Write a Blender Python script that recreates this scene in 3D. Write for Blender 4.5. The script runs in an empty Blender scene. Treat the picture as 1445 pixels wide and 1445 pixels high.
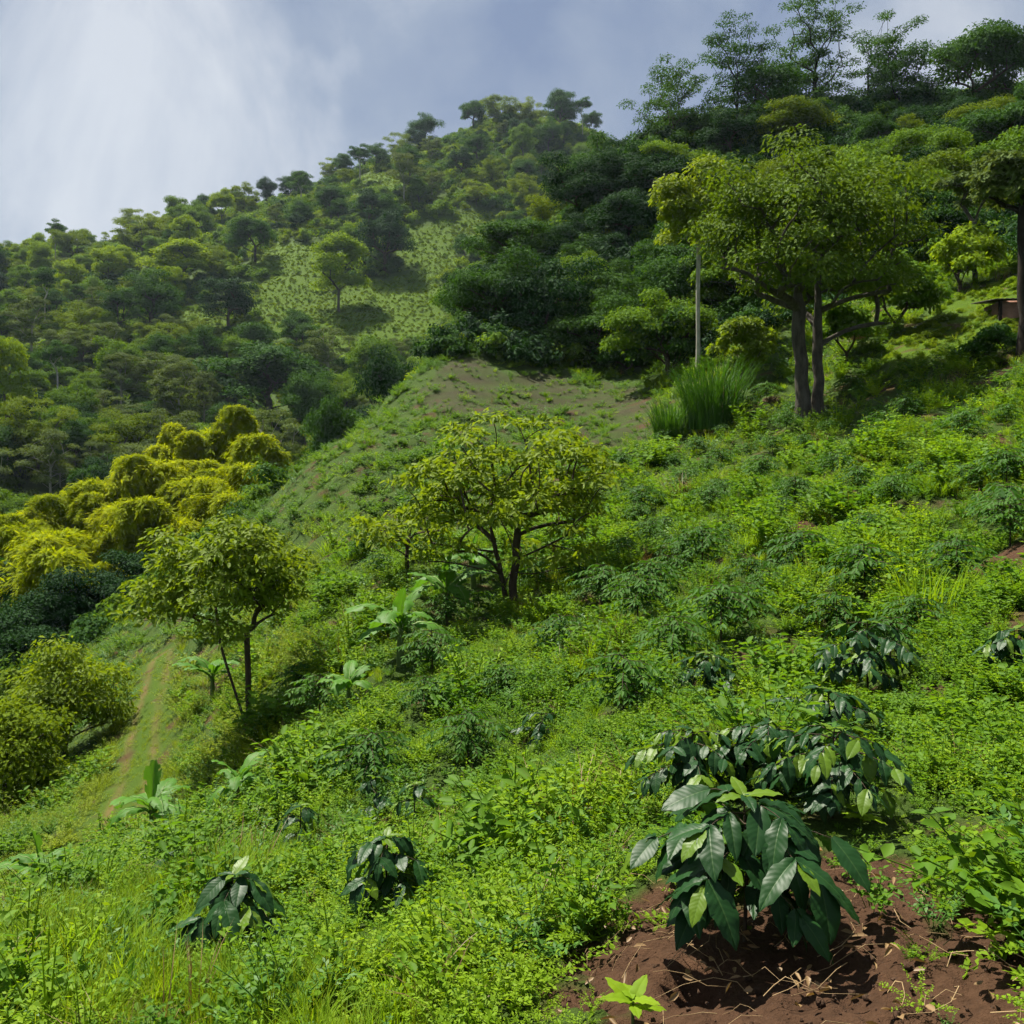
import bpy, math
import numpy as np
from mathutils import Vector, Euler, Matrix

# ----------------------------------------------------------------- camera, sky, sun, exposure
F_PX, CX, HOR, W_PX = 1251.0, 722.5, 640.0, 1445.0      # focal length, centre and horizon row in photo pixels
CAM_Z = 1.65
scene = bpy.context.scene
col = scene.collection
cam_d = bpy.data.cameras.new('camera')
cam = bpy.data.objects.new('camera', cam_d); col.objects.link(cam)
cam.location = (0, 0, CAM_Z); cam.rotation_euler = (math.radians(90), 0, 0)
cam_d.sensor_width = 36.0; cam_d.sensor_fit = 'HORIZONTAL'
cam_d.lens = 36.0 * F_PX / W_PX
cam_d.shift_y = -(CX - HOR) / W_PX
cam_d.clip_start = 0.05; cam_d.clip_end = 6000
scene.camera = cam

SUN_EL, SUN_AZ = math.radians(61), math.radians(-46)     # azimuth measured from +Y (view direction) towards +X
sun_dir = Vector((math.sin(SUN_AZ) * math.cos(SUN_EL), math.cos(SUN_AZ) * math.cos(SUN_EL), math.sin(SUN_EL)))
sun_d = bpy.data.lights.new('sun', 'SUN'); sun_d.energy = 5.0; sun_d.angle = math.radians(0.6); sun_d.color = (1.0, 0.94, 0.82)
sun = bpy.data.objects.new('sun', sun_d); col.objects.link(sun)
sun.rotation_euler = (-sun_dir).to_track_quat('-Z', 'Y').to_euler(); sun.location = (-30, 10, 60)

world = bpy.data.worlds.new('World'); scene.world = world; world.use_nodes = True
nt = world.node_tree; nt.nodes.clear()
def N(tree, typ, **kw):
    n = tree.nodes.new(typ)
    for k, v in kw.items(): setattr(n, k, v)
    return n
wo = N(nt, 'ShaderNodeOutputWorld'); bg = N(nt, 'ShaderNodeBackground'); bg.inputs[1].default_value = 1.0
sky = N(nt, 'ShaderNodeTexSky', sky_type='NISHITA', sun_disc=False)
sky.sun_elevation = SUN_EL; sky.sun_rotation = SUN_AZ
tc = N(nt, 'ShaderNodeTexCoord'); mp = N(nt, 'ShaderNodeMapping')
mp.inputs['Location'].default_value = (2.90, .1, 1.3); mp.inputs['Scale'].default_value = (1.7, 1.0, 1.1); mp.inputs['Rotation'].default_value = (0, math.radians(-25), 0)
n1 = N(nt, 'ShaderNodeTexNoise'); n1.inputs['Scale'].default_value = 2.4; n1.inputs['Detail'].default_value = 6; n1.inputs['Roughness'].default_value = 0.56; n1.inputs['Distortion'].default_value = 0.4
n2 = N(nt, 'ShaderNodeTexNoise'); n2.inputs['Scale'].default_value = 1.0; n2.inputs['Detail'].default_value = 2
cr = N(nt, 'ShaderNodeValToRGB'); e = cr.color_ramp.elements
e[0].position = 0.34; e[0].color = (0.095, 0.122, 0.186, 1)
e[1].position = 0.69; e[1].color = (0.296, 0.310, 0.332, 1)
m = e.new(0.50); m.color = (0.146, 0.173, 0.222, 1)
sk = N(nt, 'ShaderNodeMixRGB', blend_type='MULTIPLY'); sk.inputs[0].default_value = 1; sk.inputs[2].default_value = (0.05, 0.05, 0.05, 1)
mx = N(nt, 'ShaderNodeMixRGB'); mx.inputs[0].default_value = 0.86
L = nt.links
L.new(tc.outputs['Generated'], mp.inputs['Vector']); L.new(mp.outputs[0], n1.inputs['Vector'])
L.new(n1.outputs['Fac'], cr.inputs[0])
L.new(sky.outputs[0], sk.inputs[1]); L.new(sk.outputs[0], mx.inputs[1]); L.new(cr.outputs[0], mx.inputs[2])
L.new(mx.outputs[0], bg.inputs[0]); L.new(bg.outputs[0], wo.inputs[0])

vs = scene.view_settings
vs.view_transform = 'Standard'; vs.look = 'None'; vs.gamma = 1.0; vs.use_curve_mapping = False; vs.exposure = 1.24
cy = scene.cycles
cy.use_adaptive_sampling = True; cy.adaptive_threshold = 0.03; cy.max_bounces = 4; cy.diffuse_bounces = 2; cy.glossy_bounces = 1; cy.transmission_bounces = 2; cy.transparent_max_bounces = 4; cy.volume_bounces = 0
cy.use_denoising = True; cy.caustics_reflective = False; cy.caustics_refractive = False

R = np.random.default_rng(7)

# ----------------------------------------------------------------- terrain height function
# (photo column, photo row or None, depth in metres, ground height above the photographer's feet or None)
CP = []
def cp(*rows):
    for px, py, d in rows: CP.append(((px - CX) / F_PX * d, d, CAM_Z + (HOR - py) / F_PX * d))
def cz(*rows):
    for px, d, z in rows: CP.append(((px - CX) / F_PX * d, d, z))
cp((0,1445,4.3),(360,1445,3.5),(722,1445,3.0),(1070,1400,2.75),(1300,1400,2.6),(1445,1445,2.3),
   (0,1330,6.2),(330,1350,5.2),(540,1285,5.4),(722,1300,4.2),(1070,1330,3.1),(1250,1230,3.6),(1445,1250,3.3),
   (55,1270,9.5),(215,1195,10.5),(380,1200,8.5),(600,1170,7.5),(800,1150,6),(1000,1130,4.8),(1180,1150,4.3),(1445,1100,4.6),
   (330,1140,12.5),(500,1050,11.5),(700,1020,10),(870,1000,8.5),(1165,1050,6.3),(1445,950,6.8),
   (350,1030,17),(500,1000,14),(565,930,15),(720,900,15),(850,930,11.5),(995,975,9),(1230,880,9.5),(1445,850,9),
   (570,820,21),(720,850,19),(850,800,18),(1060,830,13),(1220,760,14.5),(1445,720,13),
   (470,790,25),(450,700,34),(600,740,28),(880,720,25),(1060,700,21),(1250,640,22),(1445,600,20),
   (450,640,44),(930,640,32),(1020,600,33),(1140,580,32),(1250,520,31),(1400,500,29),(1445,400,36),(1300,440,38),
   (700,600,40),(870,600,40),(870,550,48),(700,540,48),(560,580,46),(620,490,58),(540,555,50),
   (700,460,62),(850,500,56),(960,520,48),(800,350,75),(880,235,85),(1000,260,75),(1140,160,88),(1300,165,85),(1445,140,85),
   (1150,360,60),(1300,330,55),(1445,300,55),(1050,460,45),(940,190,90),(690,400,72),
   (700,178,340),(830,185,330),(520,245,320),(430,275,310),(200,345,290),(0,385,280),
   (560,250,280),(560,430,190),(480,330,230),(300,420,200),(100,450,190),(400,560,150),(200,600,130),(0,650,110),(640,400,200),(720,280,250),(780,225,290),
   (215,945,30),(200,1030,23),(190,1110,19),(130,1210,15),(60,1260,11.5),
   (60,1150,20),(0,1200,16),(100,1060,26),(0,1050,30),(20,980,38),
   (270,1000,22),(300,930,26),(250,900,33),(100,930,52),(0,960,50),(200,900,55),(330,800,60),(400,720,50))
cz((450,75,-9),(550,85,-4),(620,95,3),(700,110,11),(800,115,16),(400,65,-10),(400,90,-7),(0,80,-12),(200,85,-10),
   (900,125,17),(1000,135,21),(1200,150,23),(1445,150,26),(1200,300,45),(1000,250,45),(1445,300,50),
   (0,400,48),(430,430,85),(700,460,120),(1000,460,70),(1445,500,40),(0,900,10),(722,900,20),(1445,900,10),
   (0,2500,-60),(722,2500,-60),(1445,2500,-60),
   (-400,10,-6.5),(-400,30,-14),(-400,90,-16),(-400,250,40),(1850,4,.3),(1850,12,2.5),(1850,40,14),(1850,90,38),(1850,200,40),
   (0,1.2,-.55),(722,1.2,-.12),(1445,1.2,.12),(440,51,-4),(530,58,-.5),(610,67,3.5))
CP = np.array(CP)
def _feat(x, y):
    r = np.maximum(np.hypot(x, y), 0.5)
    az = np.clip(np.arctan2(x, np.maximum(y, 1e-6)), -0.95, 0.95)
    return np.stack([az, 0.5 * np.log(r)], -1), r
def _phi(d2): return 0.5 * d2 * np.log(d2 + 1e-12)
_cf, _cr = _feat(CP[:, 0], CP[:, 1])
_n = len(CP)
_K = _phi(((_cf[:, None] - _cf[None]) ** 2).sum(-1)) + np.eye(_n) * 0.0012
_P = np.concatenate([np.ones((_n, 1)), _cf], 1)
_A = np.block([[_K, _P], [_P.T, np.zeros((3, 3))]])
_w = np.linalg.solve(_A, np.concatenate([CP[:, 2] / _cr, np.zeros(3)]))
_ND = [(math.cos(a), math.sin(a), p) for a, p in R.uniform(0, 6.28, (30, 2))]
def bumps(x, y, wl, k):
    s = 0
    for i in range(5):
        cx_, sx_, p = _ND[(k * 5 + i) % 30]
        s = s + np.sin((x * cx_ + y * sx_) * 6.283 / (wl * (0.7 + 0.17 * i)) + p + 1.3 * np.sin((y * cx_ - x * sx_) * 6.283 / (wl * 1.9) + i))
    return s / 5
def gz(x, y):
    x = np.atleast_1d(np.asarray(x, float)); y = np.atleast_1d(np.asarray(y, float))
    az = np.arctan2(x, y)
    fx, fy = x, y
    f, r = _feat(fx, np.where(np.abs(az) > 0.95, 1e-6, fy))
    f[:, 0] = np.clip(az, -0.95, 0.95)
    out = np.empty(len(x))
    for s in range(0, len(x), 20000):
        ff = f[s:s + 20000]
        d2 = ((ff[:, None] - _cf[None]) ** 2).sum(-1)
        out[s:s + 20000] = _phi(d2) @ _w[:_n] + _w[_n] + ff @ _w[_n + 1:]
    back = np.clip((np.abs(az) - 0.95) / 1.6, 0, 1)
    out = out * (1 - back)
    z = out * np.hypot(x, y)
    r = np.hypot(x, y)
    near = np.clip((r - 5) / 4, 0, 1) * np.clip((46 - r) / 12, 0, 1) * np.clip((x + .32 * y) / 3, 0, 1)
    z = z + 0.20 * near * np.sin((x * .78 - y * .62) * 6.283 / 2.3 + 1.1 * bumps(x, y, 6, 1)) * (.7 + .5 * bumps(x, y, 5, 4))
    z = z + 0.035 * bumps(x, y, 0.9, 0) * np.clip(r / 3, 0.25, 1) + 0.12 * bumps(x, y, 4.5, 1) * np.clip((r - 3) / 10, 0, 1) \
          + 0.9 * bumps(x, y, 24, 2) * np.clip((r - 45) / 60, 0, 1) + 2.6 * bumps(x, y, 75, 3) * np.clip((r - 110) / 120, 0, 1)
    return z
_dm = np.exp(np.linspace(math.log(1.6), math.log(900), 900))
def hit(px, py):
    """point of the ground seen at a photo pixel"""
    u, v = (px - CX) / F_PX, (HOR - py) / F_PX
    g = gz(u * _dm, _dm); below = CAM_Z + v * _dm < g
    i = int(np.argmax(below)) if below.any() else len(_dm) - 1
    if i > 0:
        a = CAM_Z + v * _dm[i - 1] - g[i - 1]; b = g[i] - (CAM_Z + v * _dm[i]); t = a / max(a + b, 1e-9)
        d = _dm[i - 1] + t * (_dm[i] - _dm[i - 1])
    else: d = _dm[0]
    return Vector((u * d, d, float(gz(u * d, d)[0])))
def at(px, d):
    x = (px - CX) / F_PX * d
    return Vector((x, d, float(gz(x, d)[0])))
def pix(x, y, z): return CX + x / y * F_PX, HOR - (z - CAM_Z) / y * F_PX
def vnoise(x, y, wl, k=4): return 0.5 + 0.5 * bumps(x, y, wl, k)

# ----------------------------------------------------------------- mesh helpers
def mk_mesh(name, V, faces, mats, smooth=False, attr=None, fmat=None):
    me = bpy.data.meshes.new(name)
    V = np.ascontiguousarray(V, dtype=np.float32)
    faces = [np.asarray(f, np.int32) for f in faces if len(f)]
    nl = sum(f.size for f in faces); npoly = sum(len(f) for f in faces)
    me.vertices.add(len(V)); me.vertices.foreach_set('co', V.ravel())
    me.loops.add(nl); me.polygons.add(npoly)
    me.loops.foreach_set('vertex_index', np.concatenate([f.ravel() for f in faces]).astype(np.int32))
    tot = np.concatenate([np.full(len(f), f.shape[1], np.int32) for f in faces])
    st = np.concatenate([[0], np.cumsum(tot)[:-1]]).astype(np.int32)
    me.polygons.foreach_set('loop_start', st)
    if smooth: me.polygons.foreach_set('use_smooth', np.ones(npoly, bool))
    if fmat is not None: me.polygons.foreach_set('material_index', np.asarray(fmat, np.int32))
    for a, vals in (attr or {}).items():
        at_ = me.attributes.new(a, 'FLOAT', 'POINT'); at_.data.foreach_set('value', np.asarray(vals, np.float32))
    for mm in (mats if isinstance(mats, (list, tuple)) else [mats]): me.materials.append(mm)
    me.update(calc_edges=True); me.validate()
    return me
class Buf:
    def __init__(s): s.V = []; s.F = []; s.n = 0
    def add(s, V, F):
        V = np.asarray(V, float).reshape(-1, 3)
        s.V.append(V)
        for f in (F if isinstance(F, list) else [F]): s.F.append(np.asarray(f, np.int64) + s.n)
        s.n += len(V)
    def mesh(s, name, mats, smooth=False):
        by = {}
        for f in s.F: by.setdefault(f.shape[1], []).append(f)
        return mk_mesh(name, np.concatenate(s.V), [np.concatenate(v) for v in by.values()], mats, smooth)
def unit(a): return a / np.maximum(np.linalg.norm(a, axis=-1, keepdims=True), 1e-9)
def tube(buf, pts, rad, sides=6):
    pts = np.asarray(pts, float); rad = np.asarray(rad, float); n = len(pts)
    t = np.gradient(pts, axis=0); t = unit(t)
    ref = np.where(np.abs(t[:, 2:3]) > 0.9, np.array([[1.0, 0, 0]]), np.array([[0, 0, 1.0]]))
    a = unit(np.cross(t, ref)); b = np.cross(t, a)
    for i in range(1, n):                                  # keep frames from flipping
        a[i] = a[i - 1] - t[i] * (a[i - 1] @ t[i]); a[i] /= max(np.linalg.norm(a[i]), 1e-9); b[i] = np.cross(t[i], a[i])
    th = np.linspace(0, 2 * np.pi, sides, endpoint=False)
    V = pts[:, None] + rad[:, None, None] * (np.cos(th)[None, :, None] * a[:, None] + np.sin(th)[None, :, None] * b[:, None])
    i, j = np.meshgrid(np.arange(n - 1), np.arange(sides), indexing='ij'); j2 = (j + 1) % sides
    F = np.stack([i * sides + j, i * sides + j2, (i + 1) * sides + j2, (i + 1) * sides + j], -1).reshape(-1, 4)
    buf.add(V.reshape(-1, 3), F)
Z = np.array([0, 0, 1.0])
def leaves(buf, P, D, Nn, Ln, Wd, fold=0.18, droop=0.15, full=True):
    n = len(P); Ln = np.broadcast_to(Ln, n)[:, None]; Wd = np.broadcast_to(Wd, n)[:, None]
    D = unit(D); S = unit(np.cross(D, Nn)); Nn = np.cross(S, D)
    dz = Z[None] * droop
    if full:
        V = np.stack([P, P + D * .33 * Ln + S * .5 * Wd + Nn * fold * Wd, P + D * .7 * Ln + S * .40 * Wd + Nn * fold * Wd - dz * .45 * Ln, P + D * Ln - dz * Ln,
                      P + D * .7 * Ln - S * .40 * Wd + Nn * fold * Wd - dz * .45 * Ln, P + D * .33 * Ln - S * .5 * Wd + Nn * fold * Wd], 1)
        k = np.arange(n)[:, None] * 6
        buf.add(V, [np.concatenate([k + np.array([[0, 1, 2, 3]]), k + np.array([[0, 3, 4, 5]])])])
    else:
        V = np.stack([P, P + D * .5 * Ln + S * .5 * Wd - dz * .2 * Ln, P + D * Ln - dz * Ln, P + D * .5 * Ln - S * .5 * Wd - dz * .2 * Ln], 1)
        buf.add(V, [np.arange(n)[:, None] * 4 + np.array([[0, 1, 2, 3]])])
def rdir(r, n): return unit(r.normal(size=(n, 3)))

# ----------------------------------------------------------------- materials
MATS = {}
def leaf_mat(name, a, b, trans=0.35, rough=0.5, spec=0.3, tcol=None, bump=0):
    m = bpy.data.materials.new(name); m.use_nodes = True; t = m.node_tree; t.nodes.clear(); l = t.links
    out = N(t, 'ShaderNodeOutputMaterial'); pr = N(t, 'ShaderNodeBsdfPrincipled'); tr = N(t, 'ShaderNodeBsdfTranslucent'); mi = N(t, 'ShaderNodeMixShader')
    ge = N(t, 'ShaderNodeNewGeometry'); oi = N(t, 'ShaderNodeObjectInfo')
    no = N(t, 'ShaderNodeTexNoise'); no.inputs['Scale'].default_value = 0.55; no.inputs['Detail'].default_value = 3
    use_n = name in ('weed_bright', 'weed_mid', 'grass_yellow')
    ad = N(t, 'ShaderNodeMath', operation='ADD'); ad2 = N(t, 'ShaderNodeMath', operation='ADD'); mu = N(t, 'ShaderNodeMath', operation='MULTIPLY'); mu.inputs[1].default_value = 0.36
    l.new(ge.outputs['Random Per Island'], ad.inputs[0]); l.new(oi.outputs['Random'], ad.inputs[1])
    l.new(ge.outputs['Position'], no.inputs['Vector']); l.new(ad.outputs[0], ad2.inputs[0]); ad2.inputs[1].default_value = .5; nr = N(t, 'ShaderNodeMapRange'); nr.inputs[1].default_value = .3; nr.inputs[2].default_value = .7; nr.inputs[3].default_value = -.5; nr.inputs[4].default_value = 1.4; l.new(no.outputs['Fac'], nr.inputs[0]); (l.new(nr.outputs[0], ad2.inputs[1]) if use_n else None); l.new(ad2.outputs[0], mu.inputs[0])
    mc = N(t, 'ShaderNodeMixRGB'); mc.inputs[1].default_value = (*a, 1); mc.inputs[2].default_value = (*b, 1)
    l.new(mu.outputs[0], mc.inputs[0]); l.new(mc.outputs[0], pr.inputs['Base Color'])
    tcol = tcol or (1.5, 1.35, 0.55)
    mt = N(t, 'ShaderNodeMixRGB', blend_type='MULTIPLY'); mt.inputs[0].default_value = 1; mt.inputs[2].default_value = (*tcol, 1)
    l.new(mc.outputs[0], mt.inputs[1]); l.new(mt.outputs[0], tr.inputs[0])
    pr.inputs['Roughness'].default_value = rough; pr.inputs['Specular IOR Level'].default_value = spec
    mi.inputs[0].default_value = trans
    l.new(pr.outputs[0], mi.inputs[1]); l.new(tr.outputs[0], mi.inputs[2]); l.new(mi.outputs[0], out.inputs[0])
    MATS[name] = m; return m
def plain_mat(name, a, b, scale=6, rough=0.9, bump=0.4, stretch=(1, 1, 1), spec=0.15):
    m = bpy.data.materials.new(name); m.use_nodes = True; t = m.node_tree; l = t.links
    pr = t.nodes['Principled BSDF']; tc = N(t, 'ShaderNodeTexCoord'); mp = N(t, 'ShaderNodeMapping'); mp.inputs['Scale'].default_value = stretch
    no = N(t, 'ShaderNodeTexNoise'); no.inputs['Scale'].default_value = scale; no.inputs['Detail'].default_value = 6; no.inputs['Roughness'].default_value = 0.65
    mc = N(t, 'ShaderNodeMixRGB'); mc.inputs[1].default_value = (*a, 1); mc.inputs[2].default_value = (*b, 1)
    rp = N(t, 'ShaderNodeMapRange'); rp.inputs[1].default_value = .3; rp.inputs[2].default_value = .7
    bu = N(t, 'ShaderNodeBump'); bu.inputs['Strength'].default_value = bump; bu.inputs['Distance'].default_value = 0.05
    l.new(tc.outputs['Object'], mp.inputs[0]); l.new(mp.outputs[0], no.inputs['Vector']); l.new(no.outputs['Fac'], rp.inputs[0]); l.new(rp.outputs[0], mc.inputs[0])
    l.new(mc.outputs[0], pr.inputs['Base Color']); l.new(no.outputs['Fac'], bu.inputs['Height']); l.new(bu.outputs[0], pr.inputs['Normal'])
    pr.inputs['Roughness'].default_value = rough; pr.inputs['Specular IOR Level'].default_value = spec
    MATS[name] = m; return m
leaf_mat('weed_bright', (0.108, 0.225, 0.007), (0.225, 0.345, 0.012), 0.48, 0.6, 0.15)
leaf_mat('weed_mid', (0.055, 0.145, 0.009), (0.130, 0.245, 0.012), 0.44, 0.6, 0.15)
leaf_mat('grass_yellow', (0.130, 0.210, 0.010), (0.240, 0.310, 0.024), 0.44, 0.6, 0.15)
leaf_mat('weed_blue', (0.050, 0.140, 0.022), (0.095, 0.210, 0.030), 0.38, 0.5, 0.2)
leaf_mat('coffee_leaf', (0.006, 0.026, 0.008), (0.017, 0.062, 0.012), 0.12, 0.44, 0.16)
leaf_mat('coffee_young', (0.070, 0.150, 0.008), (0.130, 0.220, 0.010), 0.40, 0.45, 0.3)
leaf_mat('coffee_far', (0.020, 0.076, 0.009), (0.060, 0.150, 0.012), 0.30, 0.6, 0.12)
leaf_mat('banana_leaf', (0.045, 0.140, 0.012), (0.100, 0.235, 0.024), 0.40, 0.55, 0.2)
leaf_mat('shade_tree', (0.075, 0.140, 0.006), (0.205, 0.280, 0.014), 0.44, 0.6, 0.15)
leaf_mat('olive_tree', (0.062, 0.118, 0.005), (0.150, 0.215, 0.008), 0.38, 0.8, 0.1)
leaf_mat('dark_tree', (0.014, 0.058, 0.009), (0.052, 0.122, 0.012), 0.32, 0.8, 0.1)
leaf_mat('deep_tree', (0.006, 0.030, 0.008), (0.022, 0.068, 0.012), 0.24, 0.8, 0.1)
leaf_mat('mid_tree', (0.042, 0.115, 0.007), (0.130, 0.220, 0.011), 0.36, 0.8, 0.1)
leaf_mat('grey_tree', (0.055, 0.095, 0.022), (0.105, 0.150, 0.034), 0.30, 0.8, 0.1)
leaf_mat('light_tree', (0.100, 0.190, 0.006), (0.200, 0.290, 0.010), 0.42, 0.8, 0.1)
leaf_mat('bamboo_leaf', (0.135, 0.215, 0.003), (0.310, 0.350, 0.006), 0.48, 0.8, 0.08)
leaf_mat('shade_dark', (0.030, 0.080, 0.006), (0.100, 0.165, 0.009), 0.36, 0.7, 0.12)
leaf_mat('dry_leaf', (0.13, 0.075, 0.035), (0.27, 0.18, 0.08), 0.15)
plain_mat('bark_brown', (0.030, 0.022, 0.014), (0.085, 0.065, 0.045), 8, .95, .8, (1, 1, .25))
plain_mat('bark_grey', (0.030, 0.026, 0.020), (0.095, 0.084, 0.066), 7, .95, .8, (1, 1, .3))
plain_mat('bark_pale', (0.20, 0.19, 0.15), (0.42, 0.40, 0.33), 4, .9, .4, (1, 1, .5))
plain_mat('bark_dark', (0.010, 0.008, 0.006), (0.030, 0.024, 0.018), 8, .95, .8, (1, 1, .3))
plain_mat('stem_green', (0.05, 0.09, 0.02), (0.10, 0.13, 0.04), 10, .6, .2)
plain_mat('culm', (0.05, 0.08, 0.015), (0.13, 0.14, 0.03), 3, .5, .1)
plain_mat('shed_wall', (0.22, 0.12, 0.085), (0.34, 0.20, 0.15), 3, .95, .4)
plain_mat('roof_metal', (0.02, 0.018, 0.016), (0.05, 0.042, 0.036), 5, .7, .2)
plain_mat('straw', (0.20, 0.13, 0.06), (0.36, 0.26, 0.14), 30, .8, .1)
plain_mat('clod', (0.035, 0.020, 0.012), (0.090, 0.052, 0.032), 20, 1.0, .8)

def ground_material():
    m = bpy.data.materials.new('ground'); m.use_nodes = True; t = m.node_tree; l = t.links
    pr = t.nodes['Principled BSDF']; pr.inputs['Roughness'].default_value = 0.95; pr.inputs['Specular IOR Level'].default_value = 0.1
    ge = N(t, 'ShaderNodeNewGeometry')
    def noise(s, d=5):
        n = N(t, 'ShaderNodeTexNoise'); n.inputs['Scale'].default_value = s; n.inputs['Detail'].default_value = d; n.inputs['Roughness'].default_value = .65; l.new(ge.outputs['Position'], n.inputs['Vector']); return n
    def mix(a, b, f):
        n = N(t, 'ShaderNodeMixRGB')
        for i, v in ((0, f), (1, a), (2, b)):
            if isinstance(v, tuple): n.inputs[i].default_value = (*v, 1)
            elif isinstance(v, float): n.inputs[i].default_value = v
            else: l.new(v, n.inputs[i])
        return n.outputs[0]
    def at_(nm):
        a = N(t, 'ShaderNodeAttribute'); a.attribute_name = nm; return a.outputs['Fac']
    na, nb, nc = noise(3.0), noise(24.0, 7), noise(0.25, 3)
    green = mix((0.020, 0.045, 0.008), (0.060, 0.095, 0.014), na.outputs['Fac'])
    nd = noise(5.0, 6); soil = mix(mix((0.014, 0.008, 0.005), (0.058, 0.031, 0.018), nb.outputs['Fac']), mix((0.045, 0.023, 0.012), (0.150, 0.080, 0.044), nb.outputs['Fac']), nd.outputs['Fac'])
    grey = mix((0.022, 0.018, 0.011), (0.068, 0.050, 0.034), na.outputs['Fac'])  # bare plot earth, tone lowered to carry the slope's shadow
    mead = mix(mix((0.030, 0.070, 0.004), (0.060, 0.110, 0.006), na.outputs['Fac']), mix((0.048, 0.092, 0.005), (0.085, 0.128, 0.007), na.outputs['Fac']), nc.outputs['Fac'])
    track = mix((0.10, 0.060, 0.028), (0.19, 0.12, 0.055), nb.outputs['Fac'])
    c = mix(green, mead, at_('meadow')); c = mix(c, grey, at_('bare')); c = mix(c, track, at_('rut')); c = mix(c, soil, at_('soil'))
    l.new(c, pr.inputs['Base Color'])
    bu = N(t, 'ShaderNodeBump'); bu.inputs['Strength'].default_value = 1.0; bu.inputs['Distance'].default_value = .045
    l.new(nb.outputs['Fac'], bu.inputs['Height']); l.new(bu.outputs[0], pr.inputs['Normal'])
    return m
MATS['ground'] = ground_material()
M = MATS

# ----------------------------------------------------------------- zones on the ground (world coordinates)
def poly_w(pts): return np.array([[p.x, p.y] for p in (hit(a, b) for a, b in pts)])
def in_poly(x, y, poly):
    c = np.zeros(len(x), bool); n = len(poly)
    for i in range(n):
        x1, y1 = poly[i]; x2, y2 = poly[(i + 1) % n]
        cond = ((y1 > y) != (y2 > y)) & (x < (x2 - x1) * (y - y1) / (y2 - y1 + 1e-12) + x1); c ^= cond
    return c
def dist_line(x, y, line):
    best = np.full(len(x), 1e9)
    for (x1, y1), (x2, y2) in zip(line[:-1], line[1:]):
        dx, dy = x2 - x1, y2 - y1; t = np.clip(((x - x1) * dx + (y - y1) * dy) / (dx * dx + dy * dy + 1e-9), 0, 1)
        best = np.minimum(best, np.hypot(x - x1 - t * dx, y - y1 - t * dy))
    return best
soil_blobs = [(*hit(1060, 1350)[:2], .55), (*hit(920, 1350)[:2], .36), (*hit(1200, 1330)[:2], .58), (*hit(1300, 1350)[:2], .38), (*hit(1150, 1445)[:2], .42), (*hit(1290, 1400)[:2], .34), (*hit(1210, 1240)[:2], .34), (*hit(1000, 1430)[:2], .36),
              (*hit(900, 1280)[:2], .22), (*hit(860, 1120)[:2], .2), (*hit(1385, 625)[:2], .6), (*hit(1200, 700)[:2], .4), (*hit(1420, 790)[:2], .5), (*hit(1130, 740)[:2], .3), (*hit(230, 1440)[:2], .22), (*hit(1120, 745)[:2], .5)]
def soil_f(x, y):
    s = np.zeros(len(x))
    wob = 0.45 * bumps(x, y, .35, 3) + .25 * bumps(x, y, .13, 4)
    for bx, by, br in soil_blobs: s = np.maximum(s, np.clip((br * (1 + wob) - np.hypot(x - bx, y - by)) / (0.25 * br) + .5, 0, 1))
    return s
path_line = [tuple(hit(a, b)[:2]) for a, b in ((228, 925), (222, 950), (208, 1000), (200, 1045), (193, 1095), (165, 1165), (110, 1225), (40, 1265))]
def path_f(x, y): return dist_line(x, y, path_line)
MEAD_PX = ([(430, 455), (500, 395), (620, 380), (640, 430), (610, 480), (470, 520), (420, 500)], [(565, 320), (640, 310), (650, 380), (560, 385)], [(500, 250), (570, 240), (580, 275), (500, 285)],
                                  [(370, 350), (450, 340), (470, 440), (390, 480), (350, 440)], [(640, 300), (700, 300), (700, 340), (650, 350)], [(250, 420), (330, 440), (320, 480), (240, 470)])
mead_polys = [poly_w(p) for p in MEAD_PX]
lawn_poly = poly_w([(1240, 500), (1300, 450), (1400, 400), (1445, 385), (1600, 385), (1600, 470), (1400, 480), (1330, 500), (1260, 530)])
bare_polys = [poly_w(p) for p in ([(590, 545), (640, 505), (720, 525), (800, 530), (850, 560), (740, 590), (640, 590), (580, 580)], [(800, 570), (860, 535), (915, 555), (925, 600), (890, 650), (830, 640)], [(470, 760), (620, 730), (640, 760), (560, 790), (480, 785)])]
def mead_f(x, y):
    s = np.zeros(len(x))
    for p in mead_polys + [lawn_poly]: s = np.maximum(s, in_poly(x + 2 * bumps(x, y, 9, 5) * (np.hypot(x, y) > 80), y + 3 * bumps(x, y, 11, 2) * (np.hypot(x, y) > 80), p))
    return s
def bare_f(x, y):
    s = np.zeros(len(x))
    for p in bare_polys: s = np.maximum(s, in_poly(x + .8 * bumps(x, y, 3, 5), y + .9 * bumps(x, y, 4, 2), p))
    return s * np.clip(-.15 + 1.3 * vnoise(x * .45, y * 1.6, 1.9, 1), 0, .85)

# ----------------------------------------------------------------- scene-object helpers
def tag(o, label, cat, group=None, kind=None):
    if label: o['label'] = label
    if cat: o['category'] = cat
    if group: o['group'] = group
    if kind: o['kind'] = kind
    return o
def obj(name, me, parent=None, loc=None, rot=None, scl=None):
    o = bpy.data.objects.new(name, me); col.objects.link(o)
    if parent: o.parent = parent
    if loc is not None: o.location = loc
    if rot is not None: o.rotation_euler = rot
    if scl is not None: o.scale = (scl, scl, scl) if isinstance(scl, (int, float)) else scl
    return o
def thing(name, label, cat, loc, rz=0, s=1.0, group=None):
    o = bpy.data.objects.new(name, None); col.objects.link(o); o.empty_display_size = .2
    o.location = loc; o.rotation_euler = (0, 0, rz); o.scale = (s, s, s) if isinstance(s, (int, float)) else s
    return tag(o, label, cat, group)

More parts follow.
